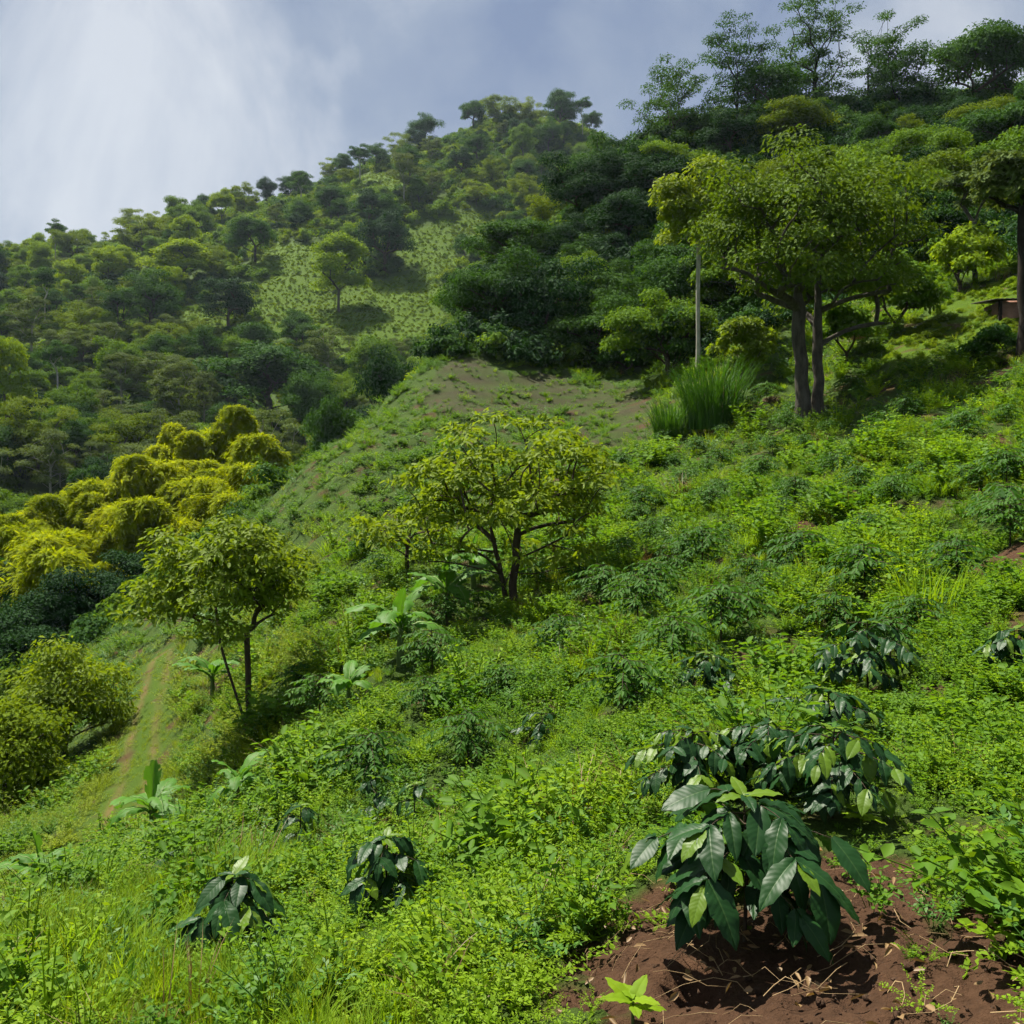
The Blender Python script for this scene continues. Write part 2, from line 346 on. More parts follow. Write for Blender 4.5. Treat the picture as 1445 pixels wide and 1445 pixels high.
# ----------------------------------------------------------------- ground sheet
def build_ground():
    azs = np.concatenate([np.linspace(-math.pi, -0.75, 24)[:-1], np.linspace(-0.75, 0.75, 420), np.linspace(0.75, math.pi, 24)[1:-1]])
    rs = np.concatenate([[0.05, .6, 1.1], np.exp(np.linspace(math.log(1.5), math.log(520), 620)), np.exp(np.linspace(math.log(560), math.log(4500), 14))])
    A, Rr = np.meshgrid(azs, rs, indexing='ij'); x, y = (Rr * np.sin(A)).ravel(), (Rr * np.cos(A)).ravel()
    z = gz(x, y)
    so = soil_f(x, y)
    r = np.hypot(x, y)
    gp = vnoise(x, y, 2.6, 5) * vnoise(x, y, 1.1, 2); so = np.maximum(so, .8 * np.clip((.13 - gp) / .05, 0, 1) * (r < 45))
    near = (r < 6)
    z = z + so * near * (0.022 * bumps(x, y, .22, 3) + .014 * bumps(x, y, .09, 4) - .03)
    hx, hy = hit(985, 1375)[:2]
    z = z - 0.11 * np.exp(-((x - hx) ** 2 + (y - hy) ** 2) / .012) * near
    pd = path_f(x, y)
    rut = np.maximum(np.exp(-((pd - .31) / .10) ** 2), .0) * np.clip(-.1 + 1.3 * vnoise(x, y, 2.2, 2), 0, .85)
    z = z - 0.06 * rut
    mead = np.maximum(mead_f(x, y), np.clip((.95 - pd) * 2, 0, 1) * (.35 + .5 * vnoise(x, y, 1.7, 3)))
    na, nr = len(azs), len(rs)
    i, j = np.meshgrid(np.arange(na), np.arange(nr - 1), indexing='ij'); i2 = (i + 1) % na
    F = np.stack([i * nr + j, i * nr + j + 1, i2 * nr + j + 1, i2 * nr + j], -1).reshape(-1, 4)[:, ::-1]
    me = mk_mesh('ground', np.stack([x, y, z], 1), [F], M['ground'], True, dict(soil=so, bare=bare_f(x, y), meadow=mead, rut=rut))
    o = obj('hillside_ground', me); tag(o, 'steep green hillside of soil, track and meadow under the plants', 'hillside', kind='structure')
build_ground()

# ----------------------------------------------------------------- tree generator
def make_tree(seed, H, lobes, n_leaf, leaf, leaf_w, r0, wood, foliage, stems=None, fork=0.35, full=False, up=0.5, jit=0.8, lean=(0, 0), sides=7, shell=(0.42, 1.2), flat=0.65, droop=0.2, rtip=None, out=0.5, limbs=None):
    """lobes: array of (x, y, z, radius) in metres; returns wood mesh, crown mesh"""
    r = np.random.default_rng(seed); wb, lb = Buf(), Buf()
    lobes = np.asarray(lobes, float); nl = len(lobes)
    rtip = rtip or r0 * 0.10
    nodes, cnt_paths, chains = [], [], []
    tops = []
    stems = stems or [((0, 0), (lean[0], lean[1], H * fork), 1.0)]
    pos, par = [], []
    for (bx, by), top, k in stems:
        prev = -1; n = 9
        for i in range(n):
            t = i / (n - 1)
            p = np.array([bx + (top[0] - bx) * t, by + (top[1] - by) * t, -0.25 * (i == 0) + top[2] * t]) + r.normal(size=3) * np.array([1, 1, 0]) * r0 * 0.12 * (0 < i)
            pos.append(p); par.append(prev); prev = len(pos) - 1
            tops.append(k)
    trunk_n = len(pos)
    order = np.argsort(np.linalg.norm(lobes[:, :3] - np.array([0, 0, H * fork]), axis=1))
    plen = [0.0] * len(pos)
    for i in range(len(pos)):
        if par[i] >= 0: plen[i] = plen[par[i]] + float(np.linalg.norm(pos[i] - pos[par[i]]))
    ends = []
    for li in order:
        a = lobes[li, :3] - np.array([0, 0, lobes[li, 3] * .25])
        PP = np.array(pos); d = np.linalg.norm(PP - a, axis=1)
        cost = d + 0.35 * np.array(plen) + 1.2 * np.maximum(0, PP[:, 2] - a[2] + 0.15 * d)
        cost[:3] += 50 if trunk_n > 4 else 0
        j = int(np.argmin(cost)); st = PP[j]; prev = j; K = 5
        side = r.normal(size=3) * 0.045 * d[j]
        for q in range(1, K + 1):
            t = q / K
            p = st + (a - st) * t + side * math.sin(math.pi * t) + Z * 0.05 * d[j] * math.sin(math.pi * t)
            pos.append(p); par.append(prev); plen.append(plen[prev] + d[j] / K); prev = len(pos) - 1
        ends.append((li, prev))
    cnt = np.zeros(len(pos))
    for _, e_ in ends:
        i = e_
        while i >= 0: cnt[i] += 1; i = par[i]
    rad = np.maximum(rtip, r0 * np.sqrt(np.maximum(cnt, 0.3) / max(cnt[0], 1))) if len(stems) == 1 else np.maximum(rtip, r0 * np.sqrt(np.maximum(cnt, 0.3) / max(cnt.max(), 1)))
    # trunk flare
    base = 0
    for (bx, by), top, k in stems:
        ids = list(range(base, base + 9)); rr = rad[ids] * k
        rr[0] *= 1.5; rr[1] *= 1.12
        tube(wb, np.array([pos[i] for i in ids]), rr, 10); base += 9
    i = trunk_n; owner, lbufs = {}, []
    while i < len(pos):
        ids = [par[i]] + list(range(i, i + 5)); rr = rad[ids].copy(); rr[0] = min(rr[0], rr[1] * 1.25)
        big = limbs is not None and rad[i] > r0 * .26 and len(lbufs) < 12
        tb = Buf() if big else owner.get(par[i], wb)
        for q in range(i, i + 5): owner[q] = tb
        if big: lbufs.append(tb)
        tube(tb, np.array([pos[q] for q in ids]), rr, sides if rad[i] > r0 * .3 else 5); i += 5
    if limbs is not None: limbs += [q.mesh('limb', M[wood], True) for q in lbufs]
    cc = lobes[:, :3].mean(0)
    w = lobes[:, 3] ** 2; nper = np.maximum(8, (n_leaf * w / w.sum()).astype(int))
    for li in range(nl):
        n = nper[li]; c = lobes[li, :3]; rl = lobes[li, 3]
        o = rdir(r, n); o[:, 2] = np.where(o[:, 2] < -0.35, -o[:, 2] * r.uniform(0, 1, n), o[:, 2]); o = unit(o)
        sq = np.array([1, 1, flat])
        P = c + o * sq * rl * r.uniform(shell[0], shell[1], n)[:, None]
        nn = unit(o + Z * up + out * unit(P - cc) + jit * r.normal(size=(n, 3)))
        D = unit(np.cross(nn, rdir(r, n)) + .5 * o * np.array([1, 1, .2]) + np.array([0, 0, -0.12]))
        s = r.uniform(.65, 1.25, n)
        leaves(lb, P, D, nn, leaf * s, leaf_w * s, .15, droop, full)
    return wb.mesh('trunk', M[wood], True), lb.mesh('crown', M[foliage])

def lobes_dome(seed, n, rx, rz, zc, rl, inner=0.35, flatbottom=True, p=0.6):
    r = np.random.default_rng(seed); out = []
    for i in range(n):
        o = rdir(r, 1)[0]
        if flatbottom and o[2] < -0.55: o[2] *= -0.6
        k = r.uniform(inner, 1) ** p * min(1.12, 1 + .22 * math.sin(3 * math.atan2(o[1], o[0]) + seed) + .12 * r.normal())
        out.append((o[0] * rx * k, o[1] * rx * k, zc + o[2] * rz * k, rl * r.uniform(.5, 1.4)))
    return np.array(out)
def lobes_umbrella(seed, n, rx, H, layers=3, rl=1.2, drop=.28):
    r = np.random.default_rng(seed); out = []
    for i in range(n):
        a = r.uniform(0, 6.283); k = math.sqrt(r.uniform(0.02, 1)); l = r.integers(0, layers)
        out.append((math.cos(a) * rx * k * (1 - .12 * l), math.sin(a) * rx * k * (1 - .12 * l), H * (1 - drop * k * k - .16 * l) + r.normal() * .02 * H, rl * r.uniform(.7, 1.25)))
    return np.array(out)

def put_tree(proto, name, label, loc, rz, s, group=None, cat='tree', sz=None):
    t = thing(name, label, cat, loc, rz, (s, s, s * (sz or 1)), group)
    obj('trunk', proto[0], t); obj('crown', proto[1], t)
    return t

# far-hill kinds: (name, label, prototypes)
P_round = [make_tree(10 + i, 11, lobes_dome(10 + i, 34, 4.4, 4.4, 5.9, 1.5), 15000, .31, .19, .26, 'bark_grey', 'dark_tree', fork=.35) for i in range(4)]
P_deep = [make_tree(20 + i, 11, lobes_dome(20 + i, 34, 4.2, 4.8, 5.4, 1.5), 15000, .30, .19, .28, 'bark_brown', 'deep_tree', fork=.3) for i in range(4)]
P_mid = [make_tree(30 + i, 10, lobes_dome(30 + i, 32, 4.1, 4.1, 5.4, 1.4), 15000, .31, .19, .22, 'bark_grey', 'mid_tree', fork=.35) for i in range(4)]
P_olive = [make_tree(40 + i, 10, lobes_umbrella(40 + i, 40, 5.0, 9.6, 4, 1.25), 14000, .30, .17, .22, 'bark_grey', 'olive_tree', fork=.4, flat=.6, up=.9) for i in range(4)]
P_grey = [make_tree(50 + i, 12, lobes_umbrella(50 + i, 36, 4.6, 11.4, 4, 1.2), 12000, .29, .16, .2, 'bark_pale', 'grey_tree', fork=.55, flat=.45, up=.9) for i in range(4)]
P_light = [make_tree(60 + i, 9, lobes_dome(60 + i, 26, 3.0, 4.4, 5.0, 1.2), 14000, .29, .16, .16, 'bark_grey', 'light_tree', fork=.3) for i in range(4)]
P_tall = [make_tree(70 + i, 14, lobes_dome(70 + i, 24, 2.7, 3.3, 10.2, 1.0), 7000, .30, .18, .15, 'bark_pale', 'dark_tree', fork=.5) for i in range(3)]
P_air = [make_tree(80 + i, 15, lobes_umbrella(80 + i, 34, 5.4, 14.6, 4, .95, .3), 5200, .34, .18, .26, 'bark_dark', 'dark_tree', fork=.42, flat=.45, up=.8) for i in range(3)]
KINDS = {
 'round': ('round_tree', 'dense dark green round-crowned tree', P_round),
 'deep': ('dark_tree', 'very dark, nearly black-green tree', P_deep),
 'mid': ('leafy_tree', 'mid-green bushy tree', P_mid),
 'olive': ('spreading_tree', 'olive-green flat-topped spreading tree', P_olive),
 'grey': ('grey_tree', 'grey-green open tree with pale trunk', P_grey),
 'light': ('light_green_tree', 'light yellow-green feathery tree', P_light),
 'tall': ('tall_tree', 'tall slender tree with a small high crown', P_tall),
}
used_xy = []
def far_tree(kind, loc, s=1.0, rz=None, label=None, sz=None):
    nm, lb, pr = KINDS[kind]; used_xy.append((loc[0], loc[1], 4.2 * s))
    z = loc[2]; d = loc[1]; X = (loc[0]) / d
    zone = 'in the summit wood' if z > 84 else ('near the bright meadows' if -.32 < X < -.04 and z > 22 else ('on the lower ridge' if z > 40 else ('on the lower hill below the ridge' if z > 12 else 'in the valley bottom')))
    return put_tree(pr[int(R.integers(len(pr)))], nm, label or (lb + ' ' + zone), loc, R.uniform(0, 6.28) if rz is None else rz, s, None if label else KIND_GROUP[kind] + ' ' + zone, sz=sz)
KIND_GROUP = {'round': 'round dark trees', 'deep': 'darkest trees', 'mid': 'mid-green trees', 'olive': 'flat-topped olive trees', 'grey': 'grey-green trees', 'light': 'light green trees', 'tall': 'slender tall trees'}
def base_at(px, py_base, back=0):
    p = hit(px, py_base); return p if not back else at(px, p.y + back)
def named(kind, px, top, bot, width, label, back=0, d=None):
    """a tree whose crown spans rows top..bot (base hidden or seen at bot)"""
    p = at(px, d) if d else base_at(px, bot, back); bot = pix(p.x, p.y, p.z)[1]; k = {'round': (11, 10.5), 'deep': (11, 10), 'mid': (10.3, 9.6), 'olive': (10.2, 11.5), 'grey': (12.2, 10.5), 'light': (10, 7.6), 'tall': (14.2, 6.5)}[kind]
    Hm = (bot - top) / F_PX * p.y; Wm = width / F_PX * p.y
    s = Wm / k[1]
    return far_tree(kind, p - Vector((0, 0, .2)), s, label=label, sz=(Hm / k[0]) / s)
# individual trees one can pick out in the photograph
named('deep', 543, 285, 388, 82, 'almost black dense round tree standing alone above the bright meadow')
named('light', 478, 320, 440, 85, 'bright yellow-green feathery tree left of the black round tree above the meadow')
named('olive', 200, 303, 366, 92, 'lone umbrella tree standing out on the skyline of the lower ridge')
named('round', 790, 122, 190, 52, 'tall dome-shaped tree rising highest on the distant summit')
named('tall', 822, 135, 195, 30, 'small slender tree right beside the dome-shaped tree on the summit')
named('tall', 508, 200, 262, 34, 'slim tree poking above the skyline at the foot of the summit wood')
named('tall', 425, 238, 300, 36, 'small round-headed tree on the skyline below the summit wood')
named('deep', 552, 463, 575, 100, 'dark bushy tree in the hollow behind the grassy spur edge', d=82)
named('round', 480, 535, 640, 90, 'dark green tree in the hollow just below the foot of the spur edge', d=84)
named('round', 380, 478, 610, 185, 'broad dark olive-brown crown in the valley below the meadow')
named('deep', 322, 385, 470, 80, 'dark bushy tree below the lower ridge, above the broad valley crown')
named('round', 215, 375, 480, 80, 'dark green round tree on the slope under the lone umbrella tree')
named('tall', 110, 400, 445, 34, 'small dark lollipop tree with bare trunk on the lower left slope')
named('grey', 570, 212, 290, 60, 'grey tree with white trunk at the edge of the small summit clearing')
named('light', 8, 462, 640, 70, 'bright green leafy tree rising above the grey trees at the valley edge')
named('light', 255, 335, 410, 95, 'pale green feathery clump on the ridge beside the lone umbrella tree')
named('round', 360, 300, 372, 72, 'dark tree with bare trunk on the ridge over the steep coffee plot')
for px, top, w in ((600, 165, 50), (635, 150, 52), (668, 140, 50), (705, 143, 58), (745, 142, 52), (565, 185, 48)):
    p = hit(px, top + 48); far_tree('olive' if px % 2 else 'round', p, w / F_PX * p.y / 10.5, label=None)
# the wood on the far hill
def far_wood(n_max=360):
    kinds = ['round', 'deep', 'mid', 'olive', 'grey', 'light', 'tall']; n = 0; tries = 0
    while n < n_max and tries < 14000:
        tries += 1
        px = R.uniform(-140, 850); v = R.uniform(0, 1); d = math.exp(math.log(88) + (math.log(345) - math.log(88)) * v)
        p = at(px, d); qx, qy = pix(p.x, p.y, p.z)
        X, Y = np.array([p.x]), np.array([p.y])
        if mead_f(X, Y)[0] > .5 and R.uniform() > .05: continue
        s = float(R.choice([R.uniform(.38, .6), R.uniform(.5, .85), R.uniform(.7, 1.05)]))
        if R.uniform() < .88 and any(in_poly(np.array([qx]), np.array([qy - 5.5 * s / d * F_PX]), np.array(m_, float))[0] for m_ in MEAD_PX): continue
        # visibility: skip what lies wholly behind the near spur
        dd = np.linspace(20, d * .97, 60); g = gz((px - CX) / F_PX * dd, dd); line = CAM_Z + (p.z + 10 * s - CAM_Z) / d * dd
        if (g > line).any(): continue
        if any((p.x - a) ** 2 + (p.y - b) ** 2 < (0.62 * (c + 4.2 * s)) ** 2 for a, b, c in used_xy): continue
        hi = qy < 345
        pr = [.36, .12, .26, .14, .10, .02, .0] if hi else ([.12, .06, .29, .22, .06, .22, .03] if qy < 470 else [.22, .10, .26, .16, .19, .04, .03])
        k = kinds[int(R.choice(7, p=pr))]
        far_tree(k, p - Vector((0, 0, .3)), s, sz=float(R.uniform(.85, 1.3))); n += 1
far_wood()

# ----------------------------------------------------------------- dark overgrown bank (middle distance)
P_bank = [make_tree(100 + i, 5.5, lobes_dome(100 + i, 30, 3.2, 2.6, 2.9, 1.05), 17000, .21, .13, .16, 'bark_brown', 'deep_tree' if i < 2 else 'dark_tree', fork=.3) for i in range(4)]  # dark foliage; its leaf colour also stands in for cloud shadow
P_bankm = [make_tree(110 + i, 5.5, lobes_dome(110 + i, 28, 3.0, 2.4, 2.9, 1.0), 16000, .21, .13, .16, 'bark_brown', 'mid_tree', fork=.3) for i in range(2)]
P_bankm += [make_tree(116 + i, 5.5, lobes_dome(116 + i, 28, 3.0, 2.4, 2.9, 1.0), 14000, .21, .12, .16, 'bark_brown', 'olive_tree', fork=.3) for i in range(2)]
def bank():
    placed = []; n = 0; tries = 0
    poly = np.array([(640, 440), (700, 390), (790, 320), (850, 215), (920, 165), (1060, 120), (1560, 120), (1560, 300), (1390, 330), (1290, 380), (1190, 420), (1050, 450), (980, 490), (940, 545), (850, 520), (760, 500), (690, 500)], float)
    sky_x = [600, 700, 760, 820, 860, 900, 950, 1000, 1080, 1200, 1300, 1400, 1600]; sky_y = [400, 330, 255, 210, 190, 185, 165, 150, 138, 135, 125, 115, 110]
    while n < 150 and tries < 9000:
        tries += 1; px = R.uniform(620, 1560); d = R.uniform(40, 96); p = at(px, d); qx, qy = pix(p.x, p.y, p.z)
        if not in_poly(np.array([qx]), np.array([qy]), poly)[0]: continue
        s = float(R.choice([R.uniform(.35, .6), R.uniform(.5, 1.0), R.uniform(.8, 1.15)])); x, y = p.x, p.y; szz = R.uniform(.75, 1.2)
        if pix(x, y, p.z - .4 + 5.4 * s * szz)[1] < np.interp(qx, sky_x, sky_y): continue
        if any((x - a) ** 2 + (y - c) ** 2 < (1.7 * (s + q)) ** 2 for a, c, q in placed): continue
        placed.append((x, y, s)); n += 1
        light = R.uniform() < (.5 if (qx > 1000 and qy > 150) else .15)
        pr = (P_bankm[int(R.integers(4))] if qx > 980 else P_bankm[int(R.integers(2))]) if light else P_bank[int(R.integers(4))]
        put_tree(pr, 'bank_shrub', 'mid-green mounded shrub on the overgrown bank behind the shade tree' if light else 'dark vine-covered shrub, partly darkened for cloud shadow, on the overgrown bank below the skyline trees', p - Vector((0, 0, .4)), R.uniform(0, 6.28), s,
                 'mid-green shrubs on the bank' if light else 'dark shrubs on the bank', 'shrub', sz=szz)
bank()
def spec_tree(seed, px, base_py, top_py, width_px, name, label, cat, wood, fol, kind='dome', n=12000, leaf=.24, lw=.14, nl=30, fork=.4, r0=None, back=0, cz=.62, rz=.36, lean=0, d=None, rl=None, stems=None, shift=0, **kw):
    if cat in ('shrub', 'bush'): cz, rz, fork = .46, .48, .1
    p = at(px, d) if d else base_at(px, base_py, back)
    H = (p.z - CAM_Z - (HOR - top_py) / F_PX * p.y) * -1; rx = width_px / F_PX * p.y / 2
    if kind == 'dome': lo = lobes_dome(seed, nl, rx * .86, H * rz, H * cz, rl or rx * .28)
    else: lo = lobes_umbrella(seed, nl, rx * .9, H * .97, kw.pop('layers', 3), rl or rx * .24, kw.pop('drop', .28))
    if lean: lo[:, 0] += lean * lo[:, 2]
    lo[:, 0] += shift
    lm = []
    w, c = make_tree(seed, H, lo, n, leaf, lw, r0 or H * .022, wood, fol, stems=stems(H) if stems else None, fork=fork, limbs=lm, **kw)
    t = thing(name, label, cat, p); tk = obj('trunk', w, t); obj('crown', c, t)
    for me in lm: obj('limb', me, tk)
    return t
# skyline trees above the bank
spec_tree(201, 1150, 150, -14, 150, 'skyline_tree', 'tallest open-crowned dark tree on the near skyline', 'tree', 'bark_dark', 'dark_tree', 'umb', 20000, .22, .11, 95, .35, r0=.24, rl=.85, layers=6, drop=.35, flat=.5, d=84)
spec_tree(202, 1040, 150, 14, 120, 'skyline_tree', 'feathery tree with airy crown beside the tallest skyline tree', 'tree', 'bark_dark', 'dark_tree', 'umb', 14000, .22, .10, 70, .3, r0=.15, rl=.85, layers=5, drop=.6, flat=.45, d=82)
spec_tree(203, 945, 185, 78, 140, 'skyline_tree', 'low spreading airy tree where the skyline drops to the summit', 'tree', 'bark_brown', 'dark_tree', 'umb', 12000, .22, .10, 64, .25, r0=.14, rl=.8, layers=5, drop=.6, flat=.45, d=84)
spec_tree(204, 1225, 150, -6, 110, 'skyline_tree', 'thin leaning tree with sparse top on the skyline', 'tree', 'bark_dark', 'dark_tree', 'umb', 9500, .22, .10, 60, .4, r0=.13, rl=.75, layers=6, drop=.3, lean=.2, flat=.4, d=84)
spec_tree(205, 1270, 150, 70, 110, 'skyline_tree', 'low dark bushy tree under the thin leaning skyline tree', 'tree', 'bark_dark', 'dark_tree', 'umb', 9000, .26, .13, 40, .25, r0=.15, rl=1.1, layers=4, flat=.5, d=82)
spec_tree(206, 1375, 185, 46, 160, 'skyline_tree', 'big dense round green tree on the ridge above the shed', 'tree', 'bark_brown', 'dark_tree', 'dome', 14000, .28, .17, 34, .3, r0=.2, cz=.6, rz=.38, d=78)
spec_tree(207, 1470, 190, 60, 140, 'skyline_tree', 'dense dark tree behind the big round tree on the ridge', 'tree', 'bark_brown', 'dark_tree', 'dome', 9000, .28, .17, 30, .3, r0=.2, d=78)
spec_tree(208, 1085, 165, 95, 130, 'skyline_tree', 'low leafy tree at the foot of the tallest skyline tree', 'tree', 'bark_brown', 'dark_tree', 'dome', 7000, .28, .15, 26, .3, r0=.14, d=80)
# big twin-trunk shade tree and its neighbours
spec_tree(210, 1142, 585, 192, 340, 'shade_tree', 'large shade tree with two grey trunks standing over the coffee slope', 'tree', 'bark_grey', 'shade_dark', 'dome', 27000, .17, .08, 150, .3, r0=.22, cz=.56, rz=.41, rl=.70, jit=.55, shell=(.4, 1.25),
          stems=lambda H: [((-.22, 0), (-.38, .1, H * .5), 1.0), ((.34, .15), (.42, .3, H * .5), .85)], full=True)
spec_tree(211, 985, 530, 232, 130, 'slender_tree', 'slender tree with straight pale trunk left of the shade tree', 'tree', 'bark_pale', 'shade_tree', 'dome', 12000, .20, .10, 40, .72, r0=.10, cz=.74, rz=.26, full=True)
spec_tree(212, 1045, 545, 428, 105, 'yellow_shrub', 'yellowish shrub between the pale trunk and the shade tree', 'shrub', 'bark_brown', 'shade_tree', 'dome', 5000, .18, .09, 20, .25, r0=.06, full=True)
spec_tree(213, 945, 535, 428, 110, 'dark_bush', 'dark green bush at the upper edge of the bare brown patch', 'bush', 'bark_brown', 'dark_tree', 'dome', 8000, .2, .12, 26, .25, r0=.08)
spec_tree(214, 868, 490, 383, 130, 'bank_bush', 'grey-topped rounded bush at the foot of the dark bank', 'bush', 'bark_brown', 'dark_tree', 'dome', 9000, .22, .13, 26, .25, r0=.1)
spec_tree(215, 1265, 470, 350, 130, 'green_bush', 'bright green leafy bush behind the shade tree by the lawn', 'bush', 'bark_brown', 'mid_tree', 'dome', 9000, .2, .12, 26, .2, r0=.08)
spec_tree(216, 1355, 410, 320, 110, 'green_bush', 'bright green bush under the grey trunks at the top of the lawn', 'bush', 'bark_brown', 'light_tree', 'dome', 7000, .2, .12, 24, .2, r0=.08)
spec_tree(217, 1195, 510, 400, 90, 'green_bush', 'green bush hidden behind the right side of the shade tree trunks', 'bush', 'bark_brown', 'mid_tree', 'dome', 6000, .2, .12, 20, .2, r0=.06)
spec_tree(218, 1447, 505, 215, 130, 'edge_tree', 'tree with thick black trunk beside the small shed', 'tree', 'bark_dark', 'grey_tree', 'dome', 7000, .2, .1, 30, .78, r0=.20, cz=.82, rz=.2)
spec_tree(219, 1375, 400, 235, 90, 'grey_tree', 'thin grey tree behind the lawn with bare lower trunk', 'tree', 'bark_grey', 'grey_tree', 'dome', 4000, .2, .1, 18, .5, r0=.10, cz=.78, rz=.22)
spec_tree(220, 1410, 515, 455, 85, 'lawn_bush', 'compact dark green bush at the lower edge of the lawn below the shed', 'bush', 'bark_brown', 'coffee_far', 'dome', 4500, .12, .06, 22, .2, r0=.04, full=True)
# small shade trees among the young coffee
spec_tree(230, 722, 858, 585, 350, 'shade_tree', 'wide flat-crowned small tree with forked trunk in the middle of the slope', 'tree', 'bark_brown', 'shade_tree', 'umb', 8200, .155, .064, 120, .34, r0=.085, rl=.30, layers=3, drop=.36, full=True, up=1.0, flat=.5, droop=.12,
          stems=lambda H: [((.0, 0), (.16, 0, H * .50), 1.0), ((-.06, .05), (-.45, .1, H * .46), .6)])
spec_tree(231, 352, 1035, 724, 272, 'shade_tree', 'round-crowned small tree with thin forked trunk above the banana plants', 'tree', 'bark_brown', 'shade_tree', 'dome', 10500, .14, .060, 135, .34, r0=.055, cz=.66, rz=.32, rl=.34, full=True, up=.9, droop=.12, shift=-.45,
          stems=lambda H: [((.0, 0), (-.05, 0, H * .46), 1.0), ((-.05, .05), (-.62, .1, H * .42), .55)])
spec_tree(232, 574, 822, 715, 150, 'sapling', 'sparse sapling with thin crooked trunk left of the flat-crowned tree', 'sapling', 'bark_brown', 'shade_tree', 'umb', 900, .17, .07, 24, .35, r0=.05, rl=.3, layers=2, full=True)
spec_tree(233, 90, 1075, 905, 170, 'slope_shrub', 'bushy yellow-green shrub on the steep slope left of the track', 'shrub', 'bark_brown', 'shade_tree', 'dome', 11000, .15, .065, 80, .25, r0=.09, rl=.5, full=True)
spec_tree(234, 20, 1150, 985, 150, 'slope_shrub', 'green shrub growing below the track at the picture edge', 'shrub', 'bark_brown', 'olive_tree', 'dome', 9000, .15, .065, 70, .25, r0=.08, rl=.45, full=True)

# ----------------------------------------------------------------- scattered ground cover (uncountable: weeds, grass, scrub)
def scatter(name, label, cat, pts, rot, scl, idx, protos):
    me = bpy.data.meshes.new(name); n = len(pts)
    me.vertices.add(n); me.vertices.foreach_set('co', np.ascontiguousarray(pts, np.float32).ravel())
    a = me.attributes.new('rot', 'FLOAT_VECTOR', 'POINT'); a.data.foreach_set('vector', np.ascontiguousarray(rot, np.float32).ravel())
    a = me.attributes.new('scl', 'FLOAT', 'POINT'); a.data.foreach_set('value', np.ascontiguousarray(scl, np.float32))
    a = me.attributes.new('idx', 'INT', 'POINT'); a.data.foreach_set('value', np.ascontiguousarray(idx, np.int32))
    o = obj(name, me); tag(o, label, cat, kind='stuff')
    ng = bpy.data.node_groups.new(name, 'GeometryNodeTree')
    ng.interface.new_socket('Geometry', in_out='INPUT', socket_type='NodeSocketGeometry'); ng.interface.new_socket('Geometry', in_out='OUTPUT', socket_type='NodeSocketGeometry')
    gi = N(ng, 'NodeGroupInput'); go = N(ng, 'NodeGroupOutput'); ip = N(ng, 'GeometryNodeInstanceOnPoints'); jn = N(ng, 'GeometryNodeJoinGeometry')
    ip.inputs['Pick Instance'].default_value = True
    def attr(nm, typ):
        x = N(ng, 'GeometryNodeInputNamedAttribute', data_type=typ); x.inputs[0].default_value = nm; return x.outputs[0]
    infos = []
    for p in protos:
        oi = N(ng, 'GeometryNodeObjectInfo'); oi.inputs['As Instance'].default_value = True
        po = bpy.data.objects.new(p.name, p); oi.inputs['Object'].default_value = po; infos.append(oi)
    for oi in reversed(infos): ng.links.new(oi.outputs['Geometry'], jn.inputs[0])
    ng.links.new(gi.outputs[0], ip.inputs['Points']); ng.links.new(jn.outputs[0], ip.inputs['Instance'])
    ng.links.new(attr('idx', 'INT'), ip.inputs['Instance Index'])
    er = N(ng, 'FunctionNodeEulerToRotation'); ng.links.new(attr('rot', 'FLOAT_VECTOR'), er.inputs[0]); ng.links.new(er.outputs[0], ip.inputs['Rotation'])
    cb = N(ng, 'ShaderNodeCombineXYZ'); sc_ = attr('scl', 'FLOAT')
    for i in range(3): ng.links.new(sc_, cb.inputs[i])
    ng.links.new(cb.outputs[0], ip.inputs['Scale']); ng.links.new(ip.outputs[0], go.inputs[0])
    md = o.modifiers.new('scatter', 'NODES'); md.node_group = ng
    return o
def grass_proto(seed, n, h, w, spread, mat, arch=.5, seg=4):
    r = np.random.default_rng(seed); b = Buf()
    a = r.uniform(0, 6.283, n); rr = spread * np.sqrt(r.uniform(0, 1, n)); base = np.stack([np.cos(a) * rr, np.sin(a) * rr, np.full(n, -.03)], 1)
    a2 = a + r.normal(size=n) * .7; out = np.stack([np.cos(a2), np.sin(a2), np.zeros(n)], 1); S = np.stack([-np.sin(a2), np.cos(a2), np.zeros(n)], 1)
    H = h * r.uniform(.55, 1.15, n); k = arch * r.uniform(.3, 1.5, n); V = []
    for i in range(seg):
        t = i / seg; c = base + Z * (H * (t - .28 * k * t * t * t))[:, None] + out * (H * k * t ** 1.8)[:, None]
        ww = w * (1 - .75 * t) * .5; V += [c + S * ww, c - S * ww]
    V.append(base + Z * (H * (1 - .28 * k))[:, None] + out * (H * k)[:, None])
    m = 2 * seg + 1; V = np.stack(V, 1); kk = np.arange(n)[:, None] * m
    F4 = np.concatenate([kk + np.array([[2 * i, 2 * i + 1, 2 * i + 3, 2 * i + 2]]) for i in range(seg - 1)]); F3 = kk + np.array([[2 * seg - 2, 2 * seg - 1, 2 * seg]])
    b.add(V, [F4, F3]); return b.mesh('grass_tuft', M[mat])
